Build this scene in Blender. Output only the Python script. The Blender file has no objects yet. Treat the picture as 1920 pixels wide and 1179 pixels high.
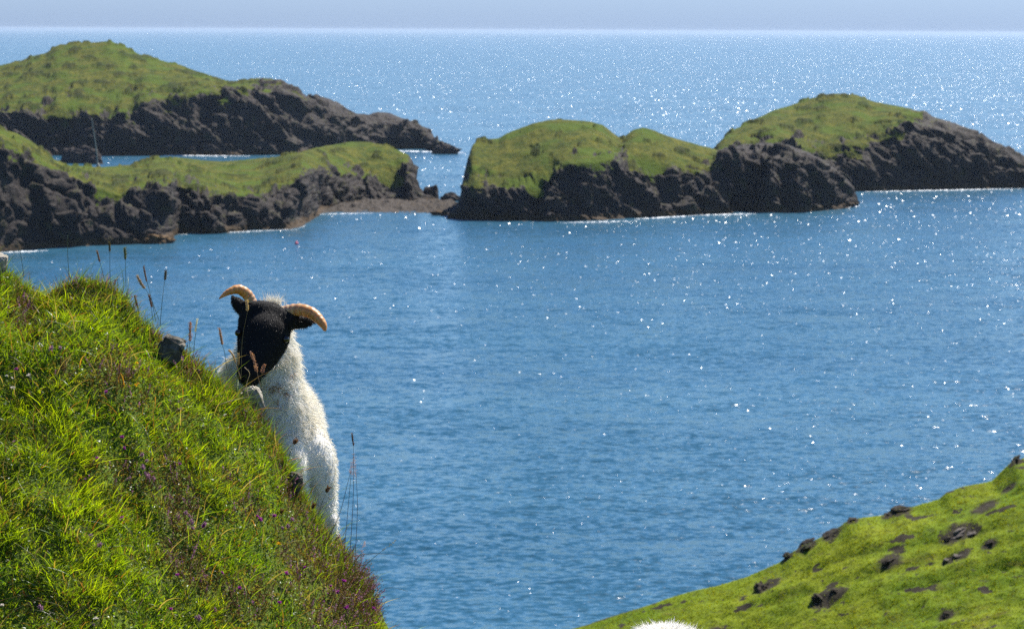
import bpy, math, random
import numpy as np
from mathutils import Matrix, Vector
R = math.radians
rng = np.random.default_rng(7)
random.seed(7)
S = bpy.context.scene

# ------------------------------------------------------------------ camera, sky, sun, exposure
H = 50.0                                   # height of the eye above the sea
FPX = 5444.0                               # focal length in pixels of the 1920 px photograph
PITCH = math.atan((589.5 - 57.0) / FPX)
ROLL = R(-0.27)
cam = bpy.data.cameras.new('camera')
cam_o = bpy.data.objects.new('camera', cam)
S.collection.objects.link(cam_o)
cam.sensor_width = 36.0
cam.lens = 36.0 * FPX / 1920.0
cam.clip_start = 0.1
cam.clip_end = 600000.0
RM = Matrix.Rotation(R(90) - PITCH, 4, 'X') @ Matrix.Rotation(-ROLL, 4, 'Z')
cam_o.matrix_world = Matrix.Translation((0, 0, H)) @ RM
cam.dof.use_dof = True
cam.dof.focus_distance = 9.75
cam.dof.aperture_fstop = 14.0
S.camera = cam_o
R3 = np.array(RM.to_3x3())

SUN_AZ, SUN_EL = R(36), R(51)              # azimuth from +Y towards +X
sun_dir = Vector((math.sin(SUN_AZ) * math.cos(SUN_EL), math.cos(SUN_AZ) * math.cos(SUN_EL), math.sin(SUN_EL)))
w = bpy.data.worlds.new("World")
S.world = w
w.use_nodes = True
nt = w.node_tree
bg = nt.nodes['Background']
sky = nt.nodes.new('ShaderNodeTexSky')
sky.sky_type = 'NISHITA'
sky.sun_disc = False
sky.sun_elevation = SUN_EL
sky.sun_rotation = SUN_AZ
sky.altitude = 60
sky.air_density = 1.0
sky.dust_density = 0.0
sky.ozone_density = 3.0
tint = nt.nodes.new('ShaderNodeMix'); tint.data_type = 'RGBA'; tint.blend_type = 'MULTIPLY'
tint.inputs[0].default_value = 1.0
# the cool white balance of a clear northern day, a little greyer low down over the sea
tc = nt.nodes.new('ShaderNodeTexCoord'); sx = nt.nodes.new('ShaderNodeSeparateXYZ'); cr_ = nt.nodes.new('ShaderNodeValToRGB')
nt.links.new(tc.outputs['Generated'], sx.inputs[0]); nt.links.new(sx.outputs[2], cr_.inputs[0])
cr_.color_ramp.elements[0].position = 0.0; cr_.color_ramp.elements[0].color = (0.19, 0.285, 0.60, 1)
cr_.color_ramp.elements[1].position = 0.55; cr_.color_ramp.elements[1].color = (0.36, 0.50, 0.74, 1)
_e = cr_.color_ramp.elements.new(0.25); _e.color = (0.50, 0.61, 0.79, 1)
_e = cr_.color_ramp.elements.new(0.09); _e.color = (0.60, 0.66, 0.73, 1)
nt.links.new(cr_.outputs[0], tint.inputs[7])
nt.links.new(sky.outputs[0], tint.inputs[6])
nt.links.new(tint.outputs[2], bg.inputs[0])
bg.inputs[1].default_value = 0.10
sun = bpy.data.lights.new('sun', 'SUN')
sun.energy = 4.9
sun.angle = R(0.5)
sun.color = (1.0, 0.95, 0.87)
sun_o = bpy.data.objects.new('sun', sun)
sun_o.rotation_euler = (-sun_dir).to_track_quat('-Z', 'Y').to_euler()
sun_o.location = (0, 0, 80)
S.collection.objects.link(sun_o)
S.view_settings.view_transform = 'Standard'
S.view_settings.look = 'None'
S.view_settings.gamma = 1.0
S.view_settings.exposure = 1.0
S.cycles.max_bounces = 6
S.cycles.volume_bounces = 0
S.cycles.transparent_max_bounces = 6
S.cycles.sample_clamp_indirect = 6.0
S.cycles.use_denoising = False     # the fine sparkle of the water survives only undenoised

# ------------------------------------------------------------------ helpers
def at(px, py, Y):
    """world point that lies at depth Y on the line of sight through a place in the view"""
    px = np.asarray(px, float); py = np.asarray(py, float); Y = np.asarray(Y, float)
    px, py, Y = np.broadcast_arrays(px, py, Y)
    d = np.stack([(px - 960) / FPX, -(py - 589.5) / FPX, -np.ones_like(px)], -1) @ R3.T
    k = Y / d[..., 1]
    p = d * k[..., None]
    p[..., 2] += H
    return p

def sea_depth(px, py):
    px = np.asarray(px, float); py = np.asarray(py, float)
    d = np.stack([(px - 960) / FPX, -(py - 589.5) / FPX, -np.ones_like(px)], -1) @ R3.T
    return d[..., 1] * (H / -d[..., 2])

def tab(x, pts):
    a = np.array(pts, float)
    return np.interp(x, a[:, 0], a[:, 1])

def sstep(a, b, x):
    t = np.clip((x - a) / (b - a), 0, 1)
    return t * t * (3 - 2 * t)

PERM = np.random.default_rng(3).permutation(256)
PERM = np.concatenate([PERM, PERM, PERM]).astype(np.int64)
GR = np.random.default_rng(4).normal(size=(256, 3))
GR /= np.linalg.norm(GR, axis=1)[:, None]

def pnoise(p):
    p = np.asarray(p, float)
    i = np.floor(p).astype(np.int64)
    f = p - i
    i &= 255
    u = f * f * f * (f * (f * 6 - 15) + 10)
    out = 0
    for dx in (0, 1):
        wx = u[..., 0] if dx else 1 - u[..., 0]
        a = PERM[(i[..., 0] + dx) & 255]
        for dy in (0, 1):
            wy = u[..., 1] if dy else 1 - u[..., 1]
            b = PERM[a + ((i[..., 1] + dy) & 255)]
            for dz in (0, 1):
                wz = u[..., 2] if dz else 1 - u[..., 2]
                g = GR[PERM[b + ((i[..., 2] + dz) & 255)] & 255]
                d = g[..., 0] * (f[..., 0] - dx) + g[..., 1] * (f[..., 1] - dy) + g[..., 2] * (f[..., 2] - dz)
                out = out + wx * wy * wz * d
    return out * 1.6

def fbm(p, scale, octv=4, gain=0.5, off=0.0):
    p = np.asarray(p, float) * scale + off
    s, a = 0, 1.0
    for k in range(octv):
        s = s + a * pnoise(p + 17.3 * k)
        p = p * 2.03
        a *= gain
    return s

def blocks(p, scale, off=0.0):
    """blocky rock: a level of its own for each cell, and the depth of the joint to the next"""
    q = np.asarray(p, float) * scale + off
    sh = q.shape[:-1]; q = q.reshape(-1, 3)
    i = np.floor(q).astype(np.int64)
    d1 = np.full(len(q), 9.0); d2 = np.full(len(q), 9.0); lv = np.zeros(len(q))
    for dx in (-1, 0, 1):
        for dy in (-1, 0, 1):
            for dz in (-1, 0, 1):
                c = i + [dx, dy, dz]
                k = PERM[PERM[PERM[c[:, 0] & 255] + (c[:, 1] & 255)] + (c[:, 2] & 255)] & 255
                f = c + 0.5 + 0.42 * GR[k]
                d = np.linalg.norm(q - f, axis=1)
                n = d < d1
                d2 = np.where(n, d1, np.minimum(d2, d)); lv = np.where(n, (k * 37 % 256) / 255.0, lv); d1 = np.where(n, d, d1)
    return (lv - 0.5).reshape(sh), sstep(0.0, 0.22, d2 - d1).reshape(sh)

def billow(p, scale, octv=4, gain=0.5, off=0.0):
    p = np.asarray(p, float) * scale + off
    s, a = 0, 1.0
    for k in range(octv):
        s = s + a * (1 - 2.6 * np.abs(pnoise(p + 9.1 * k)))
        p = p * 2.07
        a *= gain
    return s

def xy3(x, y):
    return np.stack([x, y, np.zeros_like(x)], -1)

def link(o, parent=None):
    S.collection.objects.link(o)
    if parent is not None:
        o.parent = parent
    return o

def mesh_obj(name, verts, faces, mat, parent=None, attrs=None, smooth=True):
    """faces: a list of int arrays, each (n, k)"""
    verts = np.asarray(verts, np.float32)
    me = bpy.data.meshes.new(name)
    me.vertices.add(len(verts))
    me.vertices.foreach_set('co', verts.ravel())
    if isinstance(faces, np.ndarray):
        faces = [faces]
    loops = np.concatenate([f.ravel() for f in faces]).astype(np.int32)
    sizes = np.concatenate([np.full(len(f), f.shape[1]) for f in faces]).astype(np.int32)
    start = np.concatenate([[0], np.cumsum(sizes)[:-1]]).astype(np.int32)
    me.loops.add(len(loops))
    me.loops.foreach_set('vertex_index', loops)
    me.polygons.add(len(sizes))
    me.polygons.foreach_set('loop_start', start)
    me.update(calc_edges=True)
    if smooth:
        me.polygons.foreach_set('use_smooth', np.ones(len(sizes), bool))
    for k, v in (attrs or {}).items():
        v = np.asarray(v, np.float32)
        if v.ndim == 1:
            a = me.attributes.new(k, 'FLOAT', 'POINT')
            a.data.foreach_set('value', v)
        else:
            a = me.attributes.new(k, 'FLOAT_COLOR', 'POINT')
            a.data.foreach_set('color', np.concatenate([v, np.ones((len(v), 1))], 1).astype(np.float32).ravel())
    me.materials.append(mat)
    me.validate()
    o = bpy.data.objects.new(name, me)
    return link(o, parent)

def grid_faces(n, m):
    i = np.arange(n * m).reshape(n, m)
    return np.stack([i[:-1, :-1], i[1:, :-1], i[1:, 1:], i[:-1, 1:]], -1).reshape(-1, 4)

def tag(o, label=None, cat=None, group=None, kind=None):
    if label: o['label'] = label
    if cat: o['category'] = cat
    if group: o['group'] = group
    if kind: o['kind'] = kind
    return o

def empty(name, loc, label, cat, group=None):
    o = bpy.data.objects.new(name, None)
    o.location = loc
    o.empty_display_size = 0.1
    link(o)
    return tag(o, label, cat, group)

def to_local(o, root):
    """keep a mesh built in world coordinates where it is under a root at another place"""
    o.parent = root
    o.matrix_parent_inverse = Matrix.Identity(4)
    o.data.transform(Matrix.Translation(-Vector(root.location)))
    return o

def strips(base, d, L, wd, bend, col, segs=3, side=None, tipw=0.0, rg=rng, name=None):
    """tapering ribbons: verts, faces, colours"""
    n = len(base)
    L = np.broadcast_to(L, (n,)); wd = np.broadcast_to(wd, (n,))
    if side is None:
        r = rg.normal(size=(n, 3)); r[:, 2] *= 0.3
        side = np.cross(d, r)
        side /= np.linalg.norm(side, axis=1)[:, None] + 1e-9
    V = np.zeros((n, 2 * segs + 1, 3)); C = np.zeros((n, 2 * segs + 1, 3))
    for s in range(segs):
        t = s / segs
        c = base + d * (L * t)[:, None] + bend * (L * t * t)[:, None]
        ww = (wd * (1 - t ** 1.6) * 0.5)[:, None]
        V[:, 2 * s] = c - side * ww
        V[:, 2 * s + 1] = c + side * ww
        C[:, 2 * s] = C[:, 2 * s + 1] = col
    V[:, -1] = base + d * L[:, None] + bend * L[:, None]
    C[:, -1] = col
    o = np.arange(n)[:, None] * (2 * segs + 1)
    q = []
    for s in range(segs - 1):
        q.append(o + np.array([2 * s, 2 * s + 1, 2 * s + 3, 2 * s + 2]))
    q = np.concatenate(q) if q else np.zeros((0, 4), int)
    t = o + np.array([2 * segs - 2, 2 * segs - 1, 2 * segs])
    return V.reshape(-1, 3), [q, t], C.reshape(-1, 3)

def merge(parts):
    V, Q, T, C, off = [], [], [], [], 0
    for v, (q, t), c in parts:
        V.append(v); C.append(c); Q.append(q + off); T.append(t + off); off += len(v)
    return np.concatenate(V), [np.concatenate(Q), np.concatenate(T)], np.concatenate(C)

def tube(pts, rad, ns=8, flat=None, cap=True):
    """verts and faces of a tube along points; ends closed in a point"""
    P = np.array(pts, float); rad = np.array(rad, float)
    T = np.gradient(P, axis=0)
    T /= np.linalg.norm(T, axis=1)[:, None] + 1e-12
    up = np.array([0.13, -1.0, 0.21])
    V = []
    A = np.cross(T, up); A /= np.linalg.norm(A, axis=1)[:, None] + 1e-9
    B = np.cross(A, T)
    fa, fb = flat if flat else (1.0, 1.0)
    for k in range(ns):
        a = 2 * math.pi * k / ns
        V.append(P + (A * math.cos(a) * fa + B * math.sin(a) * fb) * rad[:, None])
    V = np.stack(V, 1).reshape(-1, 3)
    n = len(P)
    i = np.arange(n * ns).reshape(n, ns)
    j = np.roll(i, -1, 1)
    q = np.stack([i[:-1], j[:-1], j[1:], i[1:]], -1).reshape(-1, 4)
    V = np.concatenate([V, P[:1] - T[:1] * rad[0] * 0.3, P[-1:] + T[-1:] * rad[-1] * 0.6])
    a, b = n * ns, n * ns + 1
    t = np.concatenate([np.stack([np.full(ns, a), j[0], i[0]], -1), np.stack([np.full(ns, b), i[-1], j[-1]], -1)])
    return V, [q, t]

def spline(pts, n):
    """Catmull-Rom through rows of numbers"""
    P = np.array(pts, float)
    P = np.concatenate([2 * P[:1] - P[1:2], P, 2 * P[-1:] - P[-2:-1]])
    m = len(P) - 3
    out = []
    for u in np.linspace(0, m - 1e-6, n):
        k = int(u); t = u - k
        p0, p1, p2, p3 = P[k:k + 4]
        out.append(0.5 * (2 * p1 + (p2 - p0) * t + (2 * p0 - 5 * p1 + 4 * p2 - p3) * t * t + (3 * p1 - p0 - 3 * p2 + p3) * t ** 3))
    return np.array(out)

# ------------------------------------------------------------------ materials
class NB:
    def __init__(s, name):
        s.m = bpy.data.materials.new(name)
        s.m.use_nodes = True
        s.t = s.m.node_tree
        s.t.nodes.clear()
        s.out = s.n('OutputMaterial')
    def n(s, typ, **kw):
        x = s.t.nodes.new('ShaderNode' + typ)
        for k, v in kw.items():
            setattr(x, k, v)
        return x
    def l(s, a, b):
        s.t.links.new(a, b)
    def set(s, inp, v):
        if hasattr(v, 'node'): s.l(v, inp)
        else: inp.default_value = v
    def noise(s, vec, scale, detail=4, rough=0.5, out=0, dist=0.0):
        x = s.n('TexNoise')
        if vec is not None: s.l(vec, x.inputs['Vector'])
        x.inputs['Scale'].default_value = scale
        x.inputs['Detail'].default_value = detail
        x.inputs['Roughness'].default_value = rough
        x.inputs['Distortion'].default_value = dist
        return x.outputs[out]
    def ramp(s, v, stops):
        x = s.n('ValToRGB')
        e = x.color_ramp.elements
        while len(e) < len(stops): e.new(0.5)
        for q, (p, c) in zip(e, stops):
            q.position = p
            q.color = (c, c, c, 1) if isinstance(c, (int, float)) else (*c, 1)
        s.l(v, x.inputs[0])
        return x.outputs[0]
    def mix(s, f, a, b, bt='MIX'):
        x = s.n('Mix', data_type='RGBA', blend_type=bt)
        s.set(x.inputs[0], f)
        s.set(x.inputs[6], (*a, 1) if isinstance(a, tuple) and len(a) == 3 else a)
        s.set(x.inputs[7], (*b, 1) if isinstance(b, tuple) and len(b) == 3 else b)
        return x.outputs[2]
    def math(s, op, a, b=0.0, c=0.0, clamp=False):
        x = s.n('Math', operation=op, use_clamp=clamp)
        s.set(x.inputs[0], a); s.set(x.inputs[1], b); s.set(x.inputs[2], c)
        return x.outputs[0]
    def attr(s, name, out='Fac'):
        return s.n('Attribute', attribute_name=name).outputs[out]
    def geo(s, o='Position'):
        return s.n('NewGeometry').outputs[o]
    def scalev(s, v, sc):
        x = s.n('Mapping')
        s.l(v, x.inputs[0]); x.inputs['Scale'].default_value = sc
        return x.outputs[0]
    def bump(s, h, strength, dist):
        x = s.n('Bump')
        s.l(h, x.inputs['Height'])
        x.inputs['Strength'].default_value = strength
        x.inputs['Distance'].default_value = dist
        return x.outputs[0]
    def princ(s, col, rough=0.8, spec=0.3, normal=None, **kw):
        x = s.n('BsdfPrincipled')
        s.set(x.inputs['Base Color'], (*col, 1) if isinstance(col, tuple) else col)
        s.set(x.inputs['Roughness'], rough)
        x.inputs['Specular IOR Level'].default_value = spec
        if normal is not None: s.l(normal, x.inputs['Normal'])
        for k, v in kw.items():
            s.set(x.inputs[k], v)
        return x.outputs[0]
    def done(s, sh):
        s.l(sh, s.out.inputs['Surface'])
        return s.m

def mat_leafy(name, trans=0.45, gloss=0.12, rough=0.45, tt=(1.25, 1.15, 0.55)):
    """thin leaves: colour from the blade, light through it as well as off it"""
    b = NB(name)
    c = b.attr('col', 'Color')
    d = b.n('BsdfDiffuse'); b.l(c, d.inputs[0])
    t = b.n('BsdfTranslucent')
    b.l(b.mix(1.0, c, tt, 'MULTIPLY'), t.inputs[0])
    m = b.n('MixShader'); m.inputs[0].default_value = trans
    b.l(d.outputs[0], m.inputs[1]); b.l(t.outputs[0], m.inputs[2])
    g = b.n('BsdfGlossy'); g.inputs['Roughness'].default_value = rough
    g.inputs[0].default_value = (0.9, 0.95, 0.9, 1)
    m2 = b.n('MixShader'); m2.inputs[0].default_value = gloss
    b.l(m.outputs[0], m2.inputs[1]); b.l(g.outputs[0], m2.inputs[2])
    return b.done(m2.outputs[0])

def mat_plain(name, col, rough=0.7, spec=0.3, var=0.25, scale=30.0, bump=0.0, bdist=0.01, **kw):
    b = NB(name)
    p = b.geo()
    f = b.noise(p, scale, 5, 0.6)
    c = b.mix(f, tuple(x * (1 - var) for x in col), tuple(min(1, x * (1 + var)) for x in col))
    nrm = b.bump(b.noise(p, scale * 2, 6, 0.65), bump, bdist) if bump else None
    return b.done(b.princ(c, rough, spec, nrm, **kw))

def mat_rock(name, a, c, scale=6.0, bd=0.03, lich=(0.3, 0.28, 0.22)):
    b = NB(name)
    p = b.geo()
    n = b.noise(p, scale, 8, 0.68)
    v = b.noise(p, scale * 0.35, 4, 0.6, dist=0.6)
    col = b.mix(b.ramp(n, [(0.35, 0), (0.66, 1)]), a, c)
    col = b.mix(b.ramp(v, [(0.56, 0), (0.66, 0.8)]), col, lich)
    return b.done(b.princ(col, 0.9, 0.12, b.bump(n, 0.8, bd)))

def mat_island():
    b = NB('island_ground')
    p = b.geo()
    n1 = b.noise(p, 0.22, 6, 0.65)
    n2 = b.noise(p, 1.1, 6, 0.7)
    n3 = b.noise(b.scalev(p, (0.5, 0.5, 1.4)), 0.9, 5, 0.6, dist=0.8)
    rock = b.mix(b.ramp(n2, [(0.35, 0.0), (0.68, 1.0)]), (0.010, 0.0085, 0.0085), (0.050, 0.039, 0.033))
    rock = b.mix(b.ramp(n1, [(0.45, 0.0), (0.62, 0.75)]), rock, (0.045, 0.038, 0.032))
    rock = b.mix(b.ramp(n3, [(0.64, 0.0), (0.76, 0.55)]), rock, (0.085, 0.070, 0.058))
    # lichen and turf creeping on the rock
    moss = b.ramp(b.noise(p, 0.35, 6, 0.7), [(0.55, 0.0), (0.66, 0.6)])
    rock = b.mix(moss, rock, (0.075, 0.075, 0.025))
    z = b.n('SeparateXYZ'); b.l(p, z.inputs[0])
    kz = b.math('ADD', z.outputs[2], b.math('MULTIPLY', n2, -2.6))
    kelp = b.ramp(b.math('MULTIPLY', kz, 0.2, clamp=True), [(0.0, 0.75), (0.09, 0.0)])
    rock = b.mix(kelp, rock, (0.070, 0.043, 0.018))
    gcol = b.mix(b.ramp(n1, [(0.36, 0.0), (0.64, 1.0)]), (0.042, 0.063, 0.005), (0.130, 0.124, 0.014))
    gcol = b.mix(b.ramp(n2, [(0.38, 0.85), (0.56, 0.0)]), gcol, (0.022, 0.034, 0.005))
    gcol = b.mix(b.ramp(b.noise(p, 0.09, 3, 0.5), [(0.48, 0.0), (0.62, 0.7)]), gcol, (0.060, 0.100, 0.006))
    gcol = b.mix(b.math('MULTIPLY', b.attr('heath'), 0.60), gcol, (0.016, 0.020, 0.007))
    g = b.math('ADD', b.attr('grass'), b.math('MULTIPLY', b.math('SUBTRACT', n2, 0.5), 0.9))
    g = b.ramp(g, [(0.42, 0.0), (0.56, 1.0)])
    col = b.mix(g, rock, gcol)
    bh = b.math('ADD', n2, b.math('MULTIPLY', n3, 0.7))
    nrm = b.bump(bh, 0.9, 0.5)
    return b.done(b.princ(col, b.math('ADD', b.math('MULTIPLY', g, 0.22), 0.72), 0.09, nrm))

def mat_sea():
    b = NB('sea_water')
    p = b.geo()
    q = b.scalev(p, (0.6, 1.0, 1.0))
    def vm(op, a, c):
        x = b.n('VectorMath', operation=op)
        b.set(x.inputs[0], a); b.set(x.inputs[1], c)
        return x.outputs[0]
    # slopes of swell, wavelets and ripples
    def slope(scale, det, rough, k):
        c = b.noise(q, scale, det, rough, out=1)
        return vm('MULTIPLY', vm('SUBTRACT', c, (0.5, 0.5, 0.5)), (k * 0.5, k, 0))
    yy_ = b.n('SeparateXYZ'); b.l(p, yy_.inputs[0]); yy = yy_.outputs[1]
    lull = b.noise(b.scalev(p, (0.30, 1, 1)), 0.012, 4, 0.6)
    # small steep facets of the chop, few and turned every way; they lie smooth between the ripples
    ons = []
    def facets(a, scale, thr, k, st, y0, y1, y2, y3):
        v = b.n('TexVoronoi'); b.l(b.scalev(p, (1.0, st, 1.0)), v.inputs['Vector']); v.inputs['Scale'].default_value = scale
        sp = b.n('SeparateColor'); b.l(v.outputs['Color'], sp.inputs[0])
        cut = b.math('SUBTRACT', 1.0, b.math('MULTIPLY', b.ramp(lull, [(0.36, 0.15), (0.66, 1.9)]), 1.0 - thr))
        m0 = b.n('MapRange'); b.l(yy, m0.inputs[0]); m0.inputs[1].default_value = y0; m0.inputs[2].default_value = y1
        m1 = b.n('MapRange'); b.l(yy, m1.inputs[0]); m1.inputs[1].default_value = y2; m1.inputs[2].default_value = y3; m1.inputs[3].default_value = 1.0; m1.inputs[4].default_value = 0.0
        pr = b.math('MULTIPLY', m0.outputs[0], m1.outputs[0])
        cut = b.math('SUBTRACT', 1.0, b.math('MULTIPLY', b.math('SUBTRACT', 1.0, cut), pr))
        on = b.math('MULTIPLY', b.math('GREATER_THAN', sp.outputs[2], cut), b.math('LESS_THAN', v.outputs['Distance'], 0.45))
        r2 = b.math('FRACT', b.math('MULTIPLY', sp.outputs[2], 173.31))
        ons.append(on)
        fx = b.math('MULTIPLY', b.math('SUBTRACT', b.math('ADD', sp.outputs[0], r2), 1.0), 0.66)
        fy = b.math('MULTIPLY', b.math('SUBTRACT', sp.outputs[1], 0.5), k)
        fc = b.n('CombineXYZ'); b.l(fx, fc.inputs[0]); b.l(fy, fc.inputs[1])
        f = fc.outputs[0]
        x = b.n('Mix', data_type='VECTOR')
        b.l(on, x.inputs[0]); b.l(a, x.inputs[4]); b.l(f, x.inputs[5])
        return x.outputs[1]
    a = vm('ADD', slope(0.05, 3, 0.55, 0.5), vm('ADD', slope(0.36, 2, 0.5, 0.8), slope(1.5, 4, 0.60, 2.35)))
    gust = b.ramp(b.noise(b.scalev(p, (0.35, 1, 1)), 0.005, 4, 0.55), [(0.36, 0.70), (0.66, 1.15)])
    g = b.n('VectorMath', operation='SCALE'); b.l(a, g.inputs[0]); b.l(gust, g.inputs['Scale'])
    a = g.outputs[0]
    mt = b.n('MapRange'); b.l(yy, mt.inputs[0]); mt.inputs[1].default_value = 450; mt.inputs[2].default_value = 1500; mt.inputs[3].default_value = -0.10; mt.inputs[4].default_value = 0.0
    cb = b.n('CombineXYZ'); b.l(mt.outputs[0], cb.inputs[1])
    a = vm('ADD', a, cb.outputs[0])
    a = facets(a, 13.0, 0.985, 1.4, 0.5, 0, 1, 500, 900)
    a = facets(a, 5.0, 0.93, 1.35, 0.3, 300, 650, 1200, 2500)
    a = facets(a, 2.6, 0.62, 1.3, 0.18, 650, 1100, 3000, 8000)
    a = facets(a, 1.2, 0.45, 1.3, 0.12, 1400, 2600, 20000, 60000)
    a = vm('ADD', a, (0, 0, 1))
    nn = vm('NORMALIZE', a, (0, 0, 0))
    deep = b.noise(b.scalev(p, (0.5, 1, 1)), 0.02, 4, 0.6)
    col = b.mix(b.ramp(deep, [(0.35, 0), (0.65, 1)]), (0.018, 0.078, 0.128), (0.030, 0.105, 0.165))
    any_ = ons[0]
    for o_ in ons[1:]:
        any_ = b.math('MAXIMUM', any_, o_)
    return b.done(b.princ(col, b.math('MULTIPLY_ADD', any_, 0.07, 0.19), 0.5, nn, IOR=1.333))

def mat_turf(name, scale=1.0):
    """ground under the grass"""
    b = NB(name)
    p = b.geo()
    n1 = b.noise(p, 0.5 * scale, 5, 0.6)
    n2 = b.noise(p, 5 * scale, 6, 0.7)
    col = b.mix(b.ramp(n2, [(0.35, 0), (0.65, 1)]), (0.055, 0.055, 0.010), (0.11, 0.15, 0.012))
    col = b.mix(b.ramp(n1, [(0.4, 0), (0.62, 0.8)]), col, (0.09, 0.15, 0.008))
    return b.done(b.princ(col, 0.9, 0.15, b.bump(n2, 0.7, 0.05)))

def mat_hill():
    b = NB('hill_turf')
    p = b.geo()
    n1 = b.noise(p, 0.35, 5, 0.6)
    n2 = b.noise(p, 3.2, 6, 0.7)
    n4 = b.noise(b.scalev(p, (0.5, 1.0, 2.2)), 1.3, 5, 0.65)
    col = b.mix(b.ramp(n1, [(0.36, 0), (0.64, 1)]), (0.120, 0.190, 0.003), (0.210, 0.245, 0.006))
    col = b.mix(b.ramp(n2, [(0.34, 0.75), (0.52, 0.0)]), col, (0.055, 0.075, 0.008))
    col = b.mix(b.ramp(n4, [(0.57, 0.0), (0.68, 0.6)]), col, (0.12, 0.095, 0.02))
    soil = b.math('ADD', b.attr('soil'), b.math('MULTIPLY', b.math('SUBTRACT', n2, 0.5), 0.8))
    col = b.mix(b.ramp(soil, [(0.45, 0.0), (0.62, 1.0)]), col, (0.035, 0.028, 0.016))
    return b.done(b.princ(col, 0.9, 0.15, b.bump(n2, 0.6, 0.08)))

M_ISLAND = mat_island()
M_SEA = mat_sea()
M_GRASS = mat_leafy('grass_blades', 0.62, 0.04, 0.45, (1.55, 1.4, 0.5))
M_HGRASS = mat_leafy('turf_blades', 0.5, 0.0, 0.6, (1.5, 1.3, 0.5))
M_DRY = mat_leafy('dry_stems', 0.35, 0.04, 0.5)
M_PETAL = mat_leafy('petals', 0.45, 0.0, 0.5, (1.1, 0.95, 0.95))
M_WOOL = mat_leafy('wool', 0.22, 0.0, 0.6, (1.0, 0.98, 0.93))
M_TURF = mat_turf('turf')
M_HILL = mat_hill()

# ------------------------------------------------------------------ sea
def ring_plane(name, R0, mat):
    rad = [0, 60, 150, 300, 600, 1200, 2500, 5000, 12000, 40000, 120000, R0]
    n = 48
    V = [(0, 0, 0)]
    for r in rad[1:]:
        for k in range(n):
            a = 2 * math.pi * k / n
            V.append((r * math.cos(a), r * math.sin(a), 0))
    q = []
    t = [(0, 1 + k, 1 + (k + 1) % n) for k in range(n)]
    for i in range(len(rad) - 2):
        o = 1 + i * n
        for k in range(n):
            q.append((o + k, o + n + k, o + n + (k + 1) % n, o + (k + 1) % n))
    return mesh_obj(name, V, [np.array(q), np.array(t)], mat)
tag(ring_plane('sea', 400000.0, M_SEA), kind='structure')

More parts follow.
